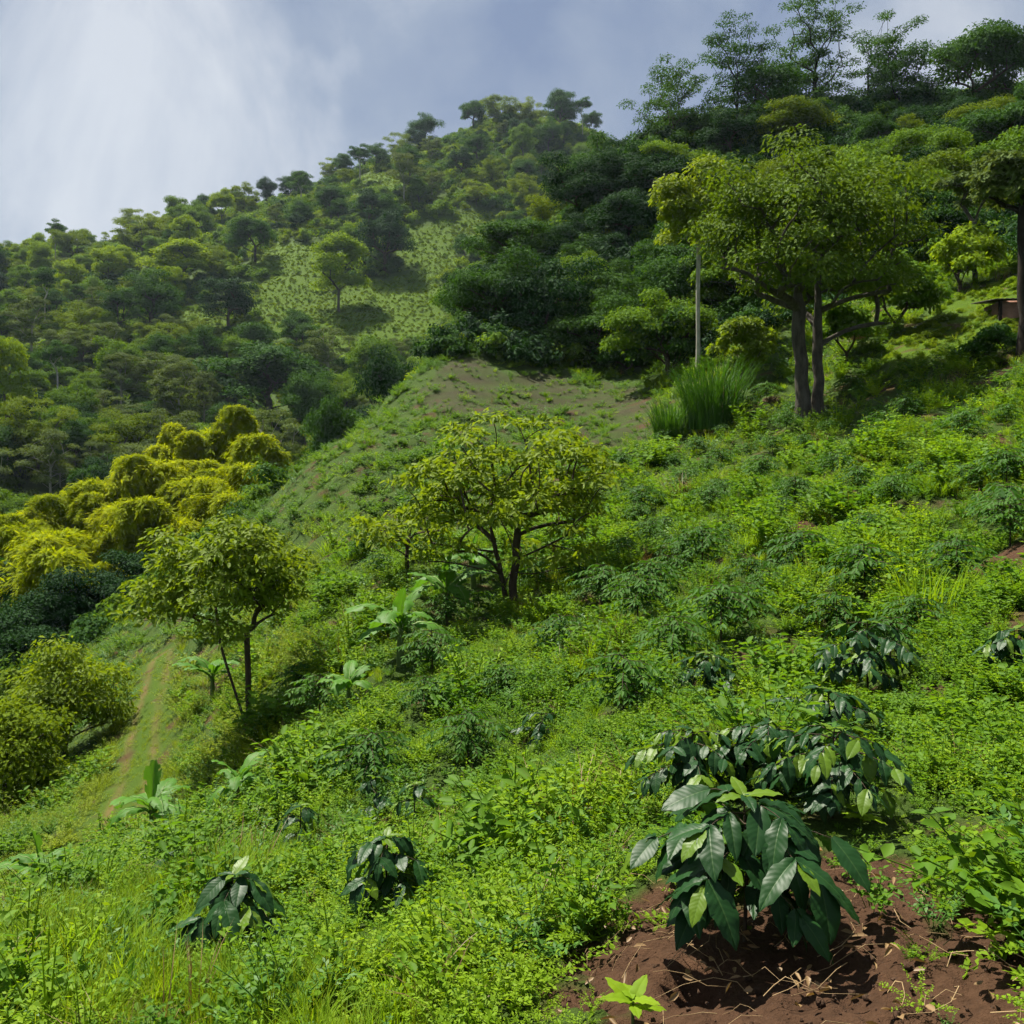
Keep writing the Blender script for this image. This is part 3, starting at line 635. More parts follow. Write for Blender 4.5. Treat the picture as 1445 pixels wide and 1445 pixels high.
def weed_proto(seed, stems, h, leaf, lw, per, mat, spread=.28, full=False, pair=True):
    r = np.random.default_rng(seed); b = Buf(); P, D, Nn, Ls = [], [], [], []
    for s in range(stems):
        a = r.uniform(0, 6.283); k = r.uniform(.2, 1); out = np.array([math.cos(a), math.sin(a), 0]); H = h * r.uniform(.6, 1.15)
        b0 = out * r.uniform(0, .35) * spread
        pts = np.array([b0 + out * spread * k * 1.3 * t ** 1.3 + Z * H * (t - .18 * k * t * t) for t in np.linspace(0, 1, 5)])
        tube(b, pts, np.linspace(.005, .002, 5) * h / .35, 3)
        for q in range(per):
            t = .22 + .78 * (q + r.uniform(0, .8)) / per; i = min(int(t * 4), 3); f = min(t * 4 - i, 1); p = pts[i] * (1 - f) + pts[i + 1] * f
            ax = unit(pts[i + 1] - pts[i]); a0 = r.uniform(0, 6.283)
            for sd in ((0, math.pi) if pair else (0,)):
                dv = np.array([math.cos(a0 + sd), math.sin(a0 + sd), r.uniform(-.1, .45)]) + ax * .35
                P.append(p); D.append(dv); Nn.append(Z + r.normal(size=3) * .35); Ls.append(leaf * r.uniform(.6, 1.2) * (1.15 - .5 * t))
    Ls = np.array(Ls); leaves(b, np.array(P), np.array(D), np.array(Nn), Ls, Ls * lw, .12, .18, full)
    return b.mesh('weed', M[mat])
def scrub_proto(seed, rad, h, n, leaf, mat, nl=9):
    r = np.random.default_rng(seed); b = Buf(); lo = lobes_dome(seed, nl, rad * .75, h * .5, h * .42, rad * .42)
    for c in lo:
        k = n // nl; o = rdir(r, k); o[:, 2] = np.abs(o[:, 2]) * .9 - .2; o = unit(o); P = c[:3] + o * np.array([1, 1, .8]) * c[3] * r.uniform(.6, 1.1, k)[:, None]
        nn = unit(o + Z * .7 + .5 * r.normal(size=(k, 3))); s = r.uniform(.6, 1.3, k); leaves(b, P, unit(np.cross(nn, rdir(r, k)) - Z * .2), nn, leaf * s, leaf * .55 * s, .1, .2, False)
    return b.mesh('scrub', M[mat])
def fan(n, r0, r1, a0=-.64, a1=.64):
    a = R.uniform(a0, a1, n); r = np.sqrt(R.uniform(r0 * r0, r1 * r1, n)); return r * np.sin(a), r * np.cos(a)
def seen(x, y, z, top=1.0):
    """rough test that the terrain does not hide a point"""
    ok = np.ones(len(x), bool)
    for f in np.linspace(.35, .96, 14): ok &= gz(x * f, y * f) < CAM_Z + (z + top - CAM_Z) * f + .4
    return ok
W_PROT = [weed_proto(301, 11, .32, .065, .42, 10, 'weed_bright'), weed_proto(302, 9, .28, .075, .55, 7, 'weed_mid', full=True), grass_proto(303, 60, .44, .015, .15, 'weed_bright', .6), grass_proto(304, 55, .46, .008, .16, 'grass_yellow', .4),
          weed_proto(305, 13, .20, .048, .5, 10, 'weed_bright', .34), weed_proto(306, 9, .34, .07, .36, 10, 'weed_blue'), weed_proto(307, 11, .26, .05, .42, 11, 'grass_yellow', .3), weed_proto(308, 8, .36, .115, .45, 6, 'weed_mid', .27, True), grass_proto(309, 22, .42, .007, .14, 'dry_leaf', .6), weed_proto(310, 5, .55, .07, .4, 8, 'weed_bright', .22)]
CLEAR = []
def near_weeds():
    xs, ys, zs = [], [], []
    for n, r0, r1 in ((5200, 1.6, 8), (5200, 8, 14), (9500, 14, 26), (13500, 26, 62)):
        x, y = fan(n, r0, r1); xs.append(x); ys.append(y)
    x, y = np.concatenate(xs), np.concatenate(ys); r = np.hypot(x, y)
    so = soil_f(x, y); pd = path_f(x, y); ba = bare_f(x, y); le = in_poly(x, y, lawn_poly)
    z = gz(x, y); qx, qy = CX + x / y * F_PX, HOR - (z - CAM_Z) / y * F_PX
    keep = (so < R.uniform(.1, 1.06, len(x))) & ((pd > .6) | (R.uniform(size=len(x)) < .8)) & (ba < R.uniform(.1, 1.25, len(x))) & (~le | (R.uniform(size=len(x)) < .5)) & seen(x, y, z)
    # near-soil thinning and gaps
    gap = vnoise(x, y, 2.6, 5) * vnoise(x, y, 1.1, 2); keep &= gap > R.uniform(0, .24, len(x))
    x, y, z, r, le, pd, qy = [v[keep] for v in (x, y, z, r, le, pd, qy)]
    n = len(x); A, B = vnoise(x, y, 3.5, 1), vnoise(x, y, 7, 4)
    A = A + R.normal(size=n) * .16; idx = np.select([A < .25, A < .42, A < .50, A < .66, A < .90], [1, 0, 4, 7, 2], 3)
    idx = np.where(R.uniform(size=n) < .12, 5, idx)
    u_ = R.uniform(size=n); idx = np.where(u_ < .045, 8, np.where(u_ < .10, 9, idx))
    leftgrass = ((x < -.27 * y - .2) & (r < 8)) | ((x < .04 * y) & (r < 4.6)); idx = np.where(leftgrass & (R.uniform(size=n) < .72), np.where(R.uniform(size=n) < .38, 3, 2), idx)
    rgrass = (x > .42 * y) & (r < 9); idx = np.where(rgrass & (R.uniform(size=n) < .45), np.where(R.uniform(size=n) < .6, 7, 1), idx); idx = np.where((r < 5.5) & (x > -.1 * y) & ((idx == 2) | (idx == 3)), np.where(R.uniform(size=n) < .5, 0, 4), idx)
    yel = (x < -.22 * y) & (r > 14); idx = np.where(yel & (R.uniform(size=n) < .55), 6, idx)
    spur = (r > 30) & (x < .16 * y); idx = np.where(spur & (R.uniform(size=n) < .72), np.where(R.uniform(size=n) < .6, 1, 5), idx)
    idx = np.where(le | (pd < .9), np.where(R.uniform(size=n) < .5, 3, 6), idx)
    s = R.uniform(.6, 1.2, n) * np.clip(.64 + r / 44, .66, 1.35) * np.where(le, .5, 1) * np.where(pd < .7, .33, 1) * (.6 + .75 * B)
    s = np.where((idx == 2) | (idx == 3), s * .66, s); s = np.where((r < 3.4) & ((idx == 7) | (idx == 9)), s * .5, s)
    for cx_, cy_, cr_ in CLEAR:
        dq = np.hypot(x - cx_, y - cy_); s = np.where(dq < cr_, s * (.48 + .30 * dq / cr_), s)
    for bp in bare_polys: s = np.where(in_poly(x, y, bp), s * .7, s)
    s = np.where(soil_f(x, y) > .4, s * .5, s)
    s = np.where(spur & (r > 36), s * .8, s)
    md = vnoise(x, y, 1.7, 3) * vnoise(x, y, 3.1, 0); s = s * np.clip(.30 + 2.7 * md, .3, 1.9); s = np.where(leftgrass, s * 1.05, s); s = np.where(r < 2.6, s * .6, s)
    rot = np.stack([R.normal(size=n) * .15, R.normal(size=n) * .15, R.uniform(0, 6.283, n)], 1)
    scatter('weeds', 'dense bright green weeds and grass covering the coffee slope', 'weeds', np.stack([x, y, z], 1), rot, s, idx, W_PROT)
S_PROT = [scrub_proto(320, 1.3, 1.7, 520, .26, 'mid_tree'), scrub_proto(321, 1.3, 1.6, 520, .26, 'dark_tree'), scrub_proto(322, 1.1, 1.3, 450, .24, 'light_tree'), scrub_proto(323, 1.4, 1.9, 560, .28, 'deep_tree'), scrub_proto(324, 1.2, 1.2, 450, .24, 'olive_tree')]
def meadow_tufts():
    xs, ys = [], []
    for p in mead_polys + [lawn_poly]:
        n = int(np.clip(np.ptp(p[:, 0]) * np.ptp(p[:, 1]) * 1.8, 800, 12000)); xs.append(R.uniform(p[:, 0].min(), p[:, 0].max(), n)); ys.append(R.uniform(p[:, 1].min(), p[:, 1].max(), n))
    x, y = np.concatenate(xs), np.concatenate(ys); k = (mead_f(x, y) > .5) & (np.abs(x / y) < .66); x, y = x[k], y[k]; n = len(x); z = gz(x, y)
    row = np.sin(z * 2.2 + .6 * bumps(x, y, 12, 3)) + .45 * R.normal(size=n) + .8 * bumps(x, y, 17, 1)
    idx = np.select([row > 1.5, row > -.3], [0, 4], 2); far = np.hypot(x, y) > 80
    s = np.where(far, np.where(row > 1.5, .42, .22), .16) * R.uniform(.35, 1.7, n)
    scatter('meadow_plants', 'yellow-green grass and low planted rows on the open meadows', 'meadow', np.stack([x, y, z - .05], 1), np.stack([np.zeros(n), np.zeros(n), R.uniform(0, 6.28, n)], 1), s, idx, S_PROT)
meadow_tufts()
def far_scrub():
    xs, ys = [], []
    for n, r0, r1 in ((6500, 44, 110), (15000, 110, 390)):
        x, y = fan(n, r0, r1); xs.append(x); ys.append(y)
    x, y = np.concatenate(xs), np.concatenate(ys); r = np.hypot(x, y); z = gz(x, y); px = CX + x / y * F_PX; py = HOR - (z - CAM_Z) / y * F_PX
    me_ = mead_f(x, y); ba = bare_f(x, y)
    keep = (me_ < .5) & (ba < .3) & seen(x, y, z, 3) & ~((r < 60) & (px > 1180) & (py > 380)) & ~((r < 58) & (py > 520) & (px > 400))
    x, y, z, r, me_, px, py = [v[keep] for v in (x, y, z, r, me_, px, py)]; n = len(x)
    A = vnoise(x, y, 26, 5) + R.normal(size=n) * .15
    idx = np.select([A < .3, A < .48, A < .66, A < .8], [1, 0, 4, 2], 0)
    bank_ = (r < 105) & (px > 600); idx = np.where(bank_ & (R.uniform(size=n) < .75), np.where(R.uniform(size=n) < .5, 1, 3), idx)
    idx = np.where(me_ > .5, np.select([A < .35, A < .5, A < .75], [0, 4, 2], 1), idx)
    low = (py > 540) & (px < 480); idx = np.where(low & (R.uniform(size=n) < .6), np.where(R.uniform(size=n) < .5, 1, 0), idx)
    s = R.uniform(.6, 1.3, n) * np.clip(.55 + r / 200, .6, 1.7) * np.where(me_ > .5, .30, 1)
    rot = np.stack([np.zeros(n), np.zeros(n), R.uniform(0, 6.283, n)], 1)
    scatter('scrub', 'low mixed scrub carpeting the hills between the trees', 'scrub', np.stack([x, y, z - .15], 1), rot, s, idx, S_PROT)
far_scrub()

# ----------------------------------------------------------------- bamboo grove
def plume_proto(seed, L_, wid, n, lean):
    """arching culm head hung with drooping leafy branchlets"""
    r = np.random.default_rng(seed); b = Buf(); P, D, Nn, S_ = [], [], [], []
    def axis(t):
        a = t * 2.5; return np.array([lean * L_ * .42 * (1 - math.cos(a)), 0, L_ * .52 * math.sin(a)])
    nb = n // 60
    for k in range(nb):
        t = r.uniform(.02, 1) ** .85; c = axis(t); a = r.uniform(0, 6.283); o = np.array([math.cos(a), math.sin(a), r.uniform(-.2, .8)]); ln = wid * r.uniform(.55, 1.15) * (1.05 - .55 * t)
        for q in range(60):
            u = r.uniform(.08, 1); p = c + o * ln * u + Z * (-ln * .75 * u * u) + r.normal(size=3) * .10
            tang = o - Z * 1.5 * u; P.append(p); D.append(unit(tang) + .5 * r.normal(size=3)); Nn.append(Z + .5 * o + .35 * r.normal(size=3)); S_.append(r.uniform(.6, 1.3))
    S_ = np.array(S_); leaves(b, np.array(P), np.array(D), np.array(Nn), .30 * S_, .075 * S_, .1, .15, False)
    tube(b, [axis(t) for t in np.linspace(0, 1, 8)], np.linspace(.06, .012, 8), 5)
    return b.mesh('plume', M['bamboo_leaf'])
PL = [plume_proto(401, 6.0, 1.9, 9000, 1.0), plume_proto(402, 5.0, 1.6, 7800, .85), plume_proto(403, 8.5, 1.15, 9600, .45)]
def culm_mesh():
    b = Buf(); tube(b, [(0, 0, -1), (0, 0, 4), (.1, 0, 8), (.35, 0, 12), (.9, 0, 15)], [.09, .09, .08, .055, .02], 6); return b.mesh('culm', M['culm'], True)
CULM = culm_mesh()
FOL_B = scrub_proto(410, 3.2, 6.5, 2600, .42, 'deep_tree', 16)
FOL_B2 = scrub_proto(411, 3.0, 6.0, 2600, .42, 'dark_tree', 16)
def bamboo(px, d, plumes, label):
    """plumes: list of (photo column, photo row of the plume top, scale, prototype, heading degrees)"""
    p = at(px, d); t = thing('bamboo_clump', label, 'bamboo', p, group=None)
    for j, (qx, qy, s, k, hd) in enumerate(plumes):
        dd = d + R.uniform(-2.5, 2.5); x = (qx - CX) / F_PX * dd; zt = CAM_Z + (HOR - qy) / F_PX * dd
        h = math.radians(hd); base = Vector((x - p.x, dd - p.y, zt - p.z - ((6.0, 5.0, 8.5)[k] * .52 + .5) * s * 1.3))
        obj('plume', PL[k], t, base, (0, 0, h), s * 1.3)
        if len(plumes) > 3:
            obj('plume', PL[2 if j % 2 else 1], t, base + Vector((R.uniform(-1, 1), 1.5, R.uniform(-.6, .4))), (0, 0, h + R.uniform(-1.2, 1.2)), s * R.uniform(.8, 1.1)); obj('plume', PL[j % 3], t, base + Vector((R.uniform(-1, 1), -1.2, -R.uniform(1.2, 2.6))), (0, 0, h + R.uniform(-1.5, 1.5)), s * R.uniform(.7, 1.0))
        ch = base.z + 1.0
        o = obj('culm', CULM, t, (base.x * .93, base.y * .93, 0), (0, 0, h)); o.scale = (1, 1, max(ch, 2) / 15)
    for j in range(5 if len(plumes) > 3 else 0):
        q = plumes[j % 4]; dd = d + 3; zt = CAM_Z + (HOR - q[1] + R.uniform(8, 26)) / F_PX * dd
        obj('plume', PL[2], t, ((q[0] + R.uniform(-22, 22) - CX) / F_PX * dd - p.x, dd - p.y, zt - p.z - 8.5 * .52 * .8), (0, 0, R.uniform(0, 6.28)), .8)
    for j in range(4 if len(plumes) > 3 else 2):
        a = R.uniform(0, 6.28); rr = R.uniform(.5, 3.0) if len(plumes) > 3 else .8
        obj('undergrowth', FOL_B if j % 2 else FOL_B2, t, (math.cos(a) * rr, math.sin(a) * rr, -.3), (0, 0, a), R.uniform(.7, 1.15) if len(plumes) > 3 else .35)
bamboo(20, 50, [(-10, 742, 1.0, 0, 200), (40, 765, 1.0, 1, 330), (-30, 790, .9, 1, 180), (85, 790, .9, 2, 20), (20, 815, .8, 1, 250), (60, 845, .8, 1, 300), (-60, 760, 1, 0, 180), (110, 850, .7, 1, 0), (5, 860, .8, 2, 180), (45, 880, .7, 1, 90), (-40, 870, .8, 1, 200), (85, 870, .7, 1, 300)], 'bamboo clump with golden plumes overhanging the dark gully, beyond the yellow-green slope shrub')
bamboo(120, 54, [(95, 712, .9, 2, 200), (150, 695, 1.0, 2, 20), (120, 735, 1.1, 0, 270), (170, 735, .9, 1, 330), (75, 735, .9, 1, 190), (140, 775, .75, 1, 200), (185, 765, .8, 1, 10), (110, 770, .8, 1, 250)], 'bamboo clump with one bright orange-yellow plume hanging in front')
bamboo(215, 57, [(185, 672, .9, 1, 200), (225, 668, 1.0, 0, 340), (250, 690, 1.0, 0, 20), (205, 705, .9, 1, 250), (245, 725, .9, 1, 300), (275, 715, .8, 1, 0), (215, 750, .8, 1, 220)], 'bamboo clump with rounded mop-like plumes in the middle of the grove')
bamboo(310, 62, [(262, 622, .9, 2, 170), (295, 598, 1.15, 2, 100), (322, 606, 1.0, 2, 0), (285, 645, 1.0, 0, 220), (312, 650, .9, 1, 330), (258, 660, .9, 1, 200), (325, 680, .7, 1, 0)], 'tallest bamboo clump with arching feathery tips beside the valley wood')
bamboo(385, 50, [(378, 700, .5, 1, 20), (395, 715, .45, 1, 340)], 'small green bamboo clump beyond the round-crowned small tree')

for k, (px, d, sc_) in enumerate(((-20, 44, .8), (30, 43, .7), (75, 45, .75), (120, 46, .8), (160, 48, .8), (195, 50, .8), (-60, 46, .9), (100, 49, .9))):  # shrubs added in near-black leaf colour to paint the hollow's shade
    put_tree(P_bank[k % 2], 'shade_fill_shrub', 'added shrub, leaves darkened to paint the shade of the hollow under the bamboo', at(px, d) - Vector((0, 0, .3)), k * 1.3, sc_, 'added dark shrubs painting the shade under the bamboo', 'shrub')
# ----------------------------------------------------------------- coffee
def coffee_leaf_mesh(seed, mat='coffee_leaf', wave=.03):
    r = np.random.default_rng(seed); nx = 11; SS = (-1, -.55, -.07, 0, .07, .55, 1); ny = len(SS); V, rib, vt = [], [], []
    for i in range(nx):
        t = i / (nx - 1); w = .25 * math.sin(math.pi * min(1, t * .97 + .02)) ** .75 * (1.15 - .35 * t)
        if t > .9: w *= .55
        for s in SS:
            V.append((t, s * w, -.34 * t * t + .10 * abs(s) * (1 - t * .4) - .06 * s * s + wave * math.sin(t * 22 + r.uniform(0, .4)) * abs(s)))
            rib.append(1.0 if s == 0 else 0.0); vt.append(t - .16 * abs(s))
    F = [(i * ny + j, (i + 1) * ny + j, (i + 1) * ny + j + 1, i * ny + j + 1) for i in range(nx - 1) for j in range(ny - 1)]
    return mk_mesh('leaf', np.array(V), [np.array(F)], M[mat], True, dict(rib=rib, vt=vt))
def rib_nodes(m):
    t = m.node_tree; l = t.links; pr = next(n for n in t.nodes if n.type == 'BSDF_PRINCIPLED'); src = pr.inputs['Base Color'].links[0].from_socket
    a = N(t, 'ShaderNodeAttribute'); a.attribute_name = 'rib'; v = N(t, 'ShaderNodeAttribute'); v.attribute_name = 'vt'
    mx = N(t, 'ShaderNodeMixRGB'); mx.inputs[2].default_value = (.10, .17, .05, 1); k = N(t, 'ShaderNodeMath', operation='MULTIPLY'); k.inputs[1].default_value = .3
    l.new(a.outputs['Fac'], k.inputs[0]); l.new(k.outputs[0], mx.inputs[0]); l.new(src, mx.inputs[1]); l.new(mx.outputs[0], pr.inputs['Base Color'])
    q = N(t, 'ShaderNodeMath', operation='MULTIPLY'); q.inputs[1].default_value = 62; sn = N(t, 'ShaderNodeMath', operation='SINE'); bu = N(t, 'ShaderNodeBump'); bu.inputs['Strength'].default_value = .05; bu.inputs['Distance'].default_value = .01
    l.new(v.outputs['Fac'], q.inputs[0]); l.new(q.outputs[0], sn.inputs[0]); l.new(sn.outputs[0], bu.inputs['Height']); l.new(bu.outputs[0], pr.inputs['Normal'])
rib_nodes(M['coffee_leaf']); rib_nodes(M['coffee_young'])
CL = [coffee_leaf_mesh(i) for i in range(4)]; CLY = [coffee_leaf_mesh(9, 'coffee_young'), coffee_leaf_mesh(8, 'coffee_young')]
def coffee_leaf_specs(r, H, spread, nodes, llen, yg=.08):
    """list of (pos, yaw, pitch, roll, length, young) and branch polylines"""
    out, br = [], []
    lv = max(3, int(nodes))
    for k in range(lv):
        f = k / (lv - 1); z = H * (.34 + .62 * f); a0 = k * 1.9 + r.uniform(-.4, .4); ln = spread * (.30 + .80 * math.sin(math.pi * (f * .85 + .08)) ** .8) * r.uniform(.85, 1.15)
        for sd in (0, math.pi):
            a = a0 + sd; dv = np.array([math.cos(a), math.sin(a), 0]); pts = [dv * ln * t + Z * (z + ln * (.35 * t - .42 * t * t)) for t in np.linspace(0, 1, 5)]
            br.append(np.array(pts)); m = max(2, int(round(ln / (llen * .55))))
            for q in range(m):
                t = (q + .8) / m; p = dv * ln * t + Z * (z + ln * (.35 * t - .42 * t * t))
                for s2 in (-1, 1):
                    out.append((p, a + s2 * r.uniform(.5, 1.3), r.uniform(.0, .75), r.uniform(-.3, .3), llen * r.uniform(.65, 1.15), r.uniform() < yg * (.3 + f)))
            out.append((pts[-1], a, r.uniform(.2, .6), 0, llen * r.uniform(.6, .9), r.uniform() < .4))
    for a in (0, 1.6, 3.1, 4.7): out.append((Z * H, a + r.uniform(-.4, .4), r.uniform(-.7, .1), 0, llen * r.uniform(.45, .75), r.uniform() < .6))
    return out, br
def stem_mesh(H, br, r0):
    b = Buf(); tube(b, [(0, 0, -.08), (.01, 0, H * .5), (0, .01, H)], [r0, r0 * .8, r0 * .4], 7)
    for p in br: tube(b, p, np.linspace(r0 * .45, r0 * .18, len(p)), 4)
    return b.mesh('stem', M['bark_brown'], True)
def coffee_near(px, py, wpx, hpx, label, seed, llen=None, nodes=5, name='coffee_bush', yg=.08):
    r = np.random.default_rng(seed); p = hit(px, py); Wm, Hm = wpx / F_PX * p.y, hpx / F_PX * p.y; llen = llen or min(.2, Wm * .28)
    H = Hm * .9; spread = max(Wm * .5 - llen * .55, llen * .45)
    specs, br = coffee_leaf_specs(r, H, spread, nodes, llen, yg)
    CLEAR.append((p.x, p.y, Wm * .75)); CLEAR.append((p.x * .9, p.y * .88, Wm * .6))
    t = thing(name, label, 'coffee plant', p, r.uniform(0, 6.28)); obj('stem', stem_mesh(H, br, max(.008, H * .016)), t)
    for (q, yaw, pit, rol, ln, young) in specs:
        obj('leaf', (CLY if young else CL)[int(r.integers(2 if young else 4))], t, q, Euler((rol, pit, yaw), 'XYZ'), (ln, ln * r.uniform(.8, 1.15), ln * r.uniform(.5, 1.5)))
    return t
coffee_near(1050, 1318, 315, 215, 'large-leaved dark coffee bush growing from the bare brown soil', 501, .18, 9, yg=.02)
coffee_near(330, 1352, 165, 130, 'lone dark coffee bush in tall yellow-green grass, long drooping leaves', 502, .21, 7)
coffee_near(545, 1285, 130, 115, 'young coffee plant with several thin stems in the weeds below a smaller leggy seedling', 503, .17, 7)
coffee_near(665, 1245, 70, 75, 'thin leggy coffee seedling with few drooping leaves', 504, .13, 3, 'coffee_seedling')
coffee_near(1175, 1150, 210, 135, 'broad coffee bush just behind the large-leaved one', 505, .12, 10, yg=.18)
coffee_near(975, 1138, 180, 120, 'coffee bush with yellow-tipped shoots behind the large-leaved one', 506, .115, 10, yg=.3)
coffee_near(1085, 1120, 190, 110, 'leafy coffee bush between the broad one and the yellow-tipped one', 516, .11, 10, yg=.2)
coffee_near(1170, 1050, 150, 85, 'low dark coffee bush upslope of the two behind the bare soil', 507, .14, 8)
coffee_near(1225, 985, 170, 120, 'leafy coffee bush above the low dark one on the slope', 508, .14, 8)
coffee_near(998, 980, 100, 65, 'small very dark coffee bush alone in bright weeds', 509, .13, 8)
coffee_near(530, 1160, 75, 70, 'leggy coffee seedling with grey leaves above a many-stemmed plant', 510, .12, 3, 'coffee_seedling')
coffee_near(585, 1170, 60, 70, 'dark coffee seedling beside a dried brown leaf', 511, .12, 3, 'coffee_seedling')
coffee_near(1430, 960, 90, 80, 'dark coffee bush in the tall grass at the field edge', 512, .14, 8)
coffee_near(425, 1200, 80, 70, 'dark coffee bush in weeds upslope of the lone bush in grass', 513, .14, 4)
coffee_near(765, 1060, 90, 60, 'low coffee bush in bright weeds midway to the banana plants', 514, .12, 4)
coffee_near(240, 1250, 60, 50, 'small coffee seedling right of the lowest banana plant', 515, .12, 3, 'coffee_seedling')
# smaller coffee bushes higher up: stem + one foliage mesh
def coffee_proto(seed, H, spread, nodes, llen):
    r = np.random.default_rng(seed); specs, br = coffee_leaf_specs(r, H, spread, nodes, llen); b = Buf()
    P = np.array([s[0] for s in specs]); yaw = np.array([s[1] for s in specs]); pit = np.array([s[2] for s in specs]); ln = np.array([s[4] for s in specs])
    D = np.stack([np.cos(yaw) * np.cos(pit), np.sin(yaw) * np.cos(pit), -np.sin(pit)], 1); nn = Z[None] + .3 * r.normal(size=P.shape)
    leaves(b, P, D, nn, ln, ln * .42, .12, .2, True)
    return stem_mesh(H, br, .014), b.mesh('foliage', M['coffee_far'])
CP_ = [coffee_proto(520 + i, .78, .52, 14, .115) for i in range(4)]
def coffee_rows():
    n = 0; spots = [(1060, 832), (1225, 770), (1220, 850), (1210, 700), (1420, 690), (1425, 770), (1420, 600), (1010, 700), (1090, 640), (900, 880), (900, 740), (1370, 690), (1240, 600), (1200, 560), (1110, 610), (1290, 560), (960, 800), (1180, 905), (1380, 585), (1350, 830), (880, 1010), (790, 930), (660, 1080), (600, 1010), (850, 860)]
    pts = [hit(a, b) for a, b in spots]; cand = []
    for row in range(-14, 22):
        for q in np.arange(4, 52, 1.1):
            x = .62 * q + .78 * (row * 2.3 + R.normal() * .22); y = .78 * q - .62 * (row * 2.3 + R.normal() * .22)
            if y < 8 or y > 36 or x / y > .64 or x < -.24 * y or R.uniform() < (.12 if x > .12 * y else .5): continue
            cand.append((x, y))
    R.shuffle(cand)
    for x, y in cand:
        if len(pts) > 240: break
        X, Y = np.array([x]), np.array([y]); p = Vector((x, y, float(gz(x, y)[0]))); qx, qy = pix(x, y, p.z)
        if in_poly(X, Y, lawn_poly)[0] or bare_f(X, Y)[0] > .2 or qy < 560: continue
        if min((p - q).length for q in pts) < .9: continue
        pts.append(p)
    for p in pts:
        pr = CP_[int(R.integers(4))]; s = float(R.uniform(.58, 1.0)); CLEAR.append((p.x, p.y, .42)); CLEAR.append((p.x * .97, p.y * .97, .4))
        t = thing('coffee_bush', 'low dark coffee bush half hidden by weeds in the rows up the slope', 'coffee plant', p, R.uniform(0, 6.28), s, 'coffee bushes in rows up the slope')
        obj('stem', pr[0], t); obj('foliage', pr[1], t)
coffee_rows()

# ----------------------------------------------------------------- banana plants
def banana_leaf_mesh(seed, arch, fold):
    r = np.random.default_rng(seed); nx = 13; V = []; ny = 7; p = np.zeros(3); a = 1.15; step = 1 / (nx - 1)
    for i in range(nx):
        t = i / (nx - 1); w = .02 + (.155 * math.sin(math.pi * min(1, max(0, (t - .14) / .88))) ** .6 if t > .14 else 0)
        for j in range(ny):
            s = (j - 3) / 3; tear = .045 * r.normal() * (abs(s) > .8)
            V.append((p[0] + tear, s * w, p[2] + fold * abs(s) * w - .55 * s * s * w + .015 * math.sin(t * 30 + j)))
        p = p + np.array([math.cos(a), 0, math.sin(a)]) * step; a -= arch / (nx - 1)
    F = [(i * ny + j, (i + 1) * ny + j, (i + 1) * ny + j + 1, i * ny + j + 1) for i in range(nx - 1) for j in range(ny - 1)]
    F = [f for k, f in enumerate(F) if not ((k % (ny - 1)) in (0, ny - 2) and r.uniform() < .22)]
    me = mk_mesh('leaf', np.array(V), [np.array(F)], M['banana_leaf'], True); return me
BL = [banana_leaf_mesh(1, 1.6, .5), banana_leaf_mesh(2, 2.0, .3), banana_leaf_mesh(3, 1.2, .6), banana_leaf_mesh(4, 2.4, .3)]
BUP = banana_leaf_mesh(5, .2, 1.6)
leaf_mat('midrib', (0.14, 0.22, 0.05), (0.22, 0.30, 0.09), 0.1, 0.5, 0.2)
def midrib_mesh(leaf):
    b = Buf(); c = np.array([leaf.vertices[i * 7 + 3].co for i in range(13)]); c[:, 2] += .004; tube(b, c[:12], np.linspace(.014, .003, 12), 4); return b.mesh('midrib', M['midrib'], True)
MR = {m.name: midrib_mesh(m) for m in BL + [BUP]}
def banana_leaf(me, t, loc, rot, ln):
    o = obj('leaf', me, t, loc, rot, ln); obj('midrib', MR[me.name], o)
def banana(px, py, wpx, hpx, label, seed, nleaf=7, upright=True):
    nleaf += 2
    r = np.random.default_rng(seed); p = hit(px, py); Wm, Hm = wpx / F_PX * p.y, hpx / F_PX * p.y
    CLEAR.append((p.x, p.y, Wm * .6)); CLEAR.append((p.x * .95, p.y * .94, Wm * .6))
    t = thing('banana_plant', label, 'banana plant', p, r.uniform(0, 6.28)); sh = Hm * .45
    b = Buf(); tube(b, [(0, 0, -.1), (0, 0, sh * .5), (.01, 0, sh)], [.055 * Hm, .045 * Hm, .028 * Hm], 9); obj('pseudostem', b.mesh('pseudostem', M['stem_green'], True), t)
    for k in range(nleaf):
        ln = Wm * .62 * r.uniform(.75, 1.1); banana_leaf(BL[int(r.integers(4))], t, (0, 0, sh * (.75 + .3 * k / nleaf)), (0, r.uniform(-.1, .45) - .25 * k / nleaf, k * 2.4 + r.uniform(-.3, .3)), ln)
    if upright: banana_leaf(BUP, t, (0, 0, sh * .95), (0, -.35, r.uniform(0, 6)), Hm * .52)
banana(215, 1200, 135, 130, 'banana plant with tall upright new leaf beside the rutted track', 601)
banana(335, 1142, 100, 80, 'small banana plant under the round-crowned small tree, drooping leaves', 602, 6, False)
banana(55, 1275, 120, 110, 'lowest banana plant with pale green leaves at the foot of the slope', 603, 6)
banana(565, 938, 140, 115, 'banana plant with dark upright leaf left of the flat-crowned tree', 604)
banana(630, 880, 130, 105, 'banana plant close under the flat-crowned tree', 605)
banana(492, 1005, 100, 80, 'bluish banana plant below the two under the flat-crowned tree', 606, 6, False)
banana(668, 830, 100, 80, 'banana plant half hidden behind the trunk of the flat-crowned tree', 607, 6)
banana(300, 985, 100, 70, 'banana plant in shade behind the trunk of the round-crowned tree', 608, 6, False)
banana(185, 1420, 60, 70, 'small grey-green banana sucker by a scrap of bare soil in the grass', 609, 4)
banana(60, 1130, 50, 45, 'tiny banana plant on the steep slope below the track', 610, 5, False)

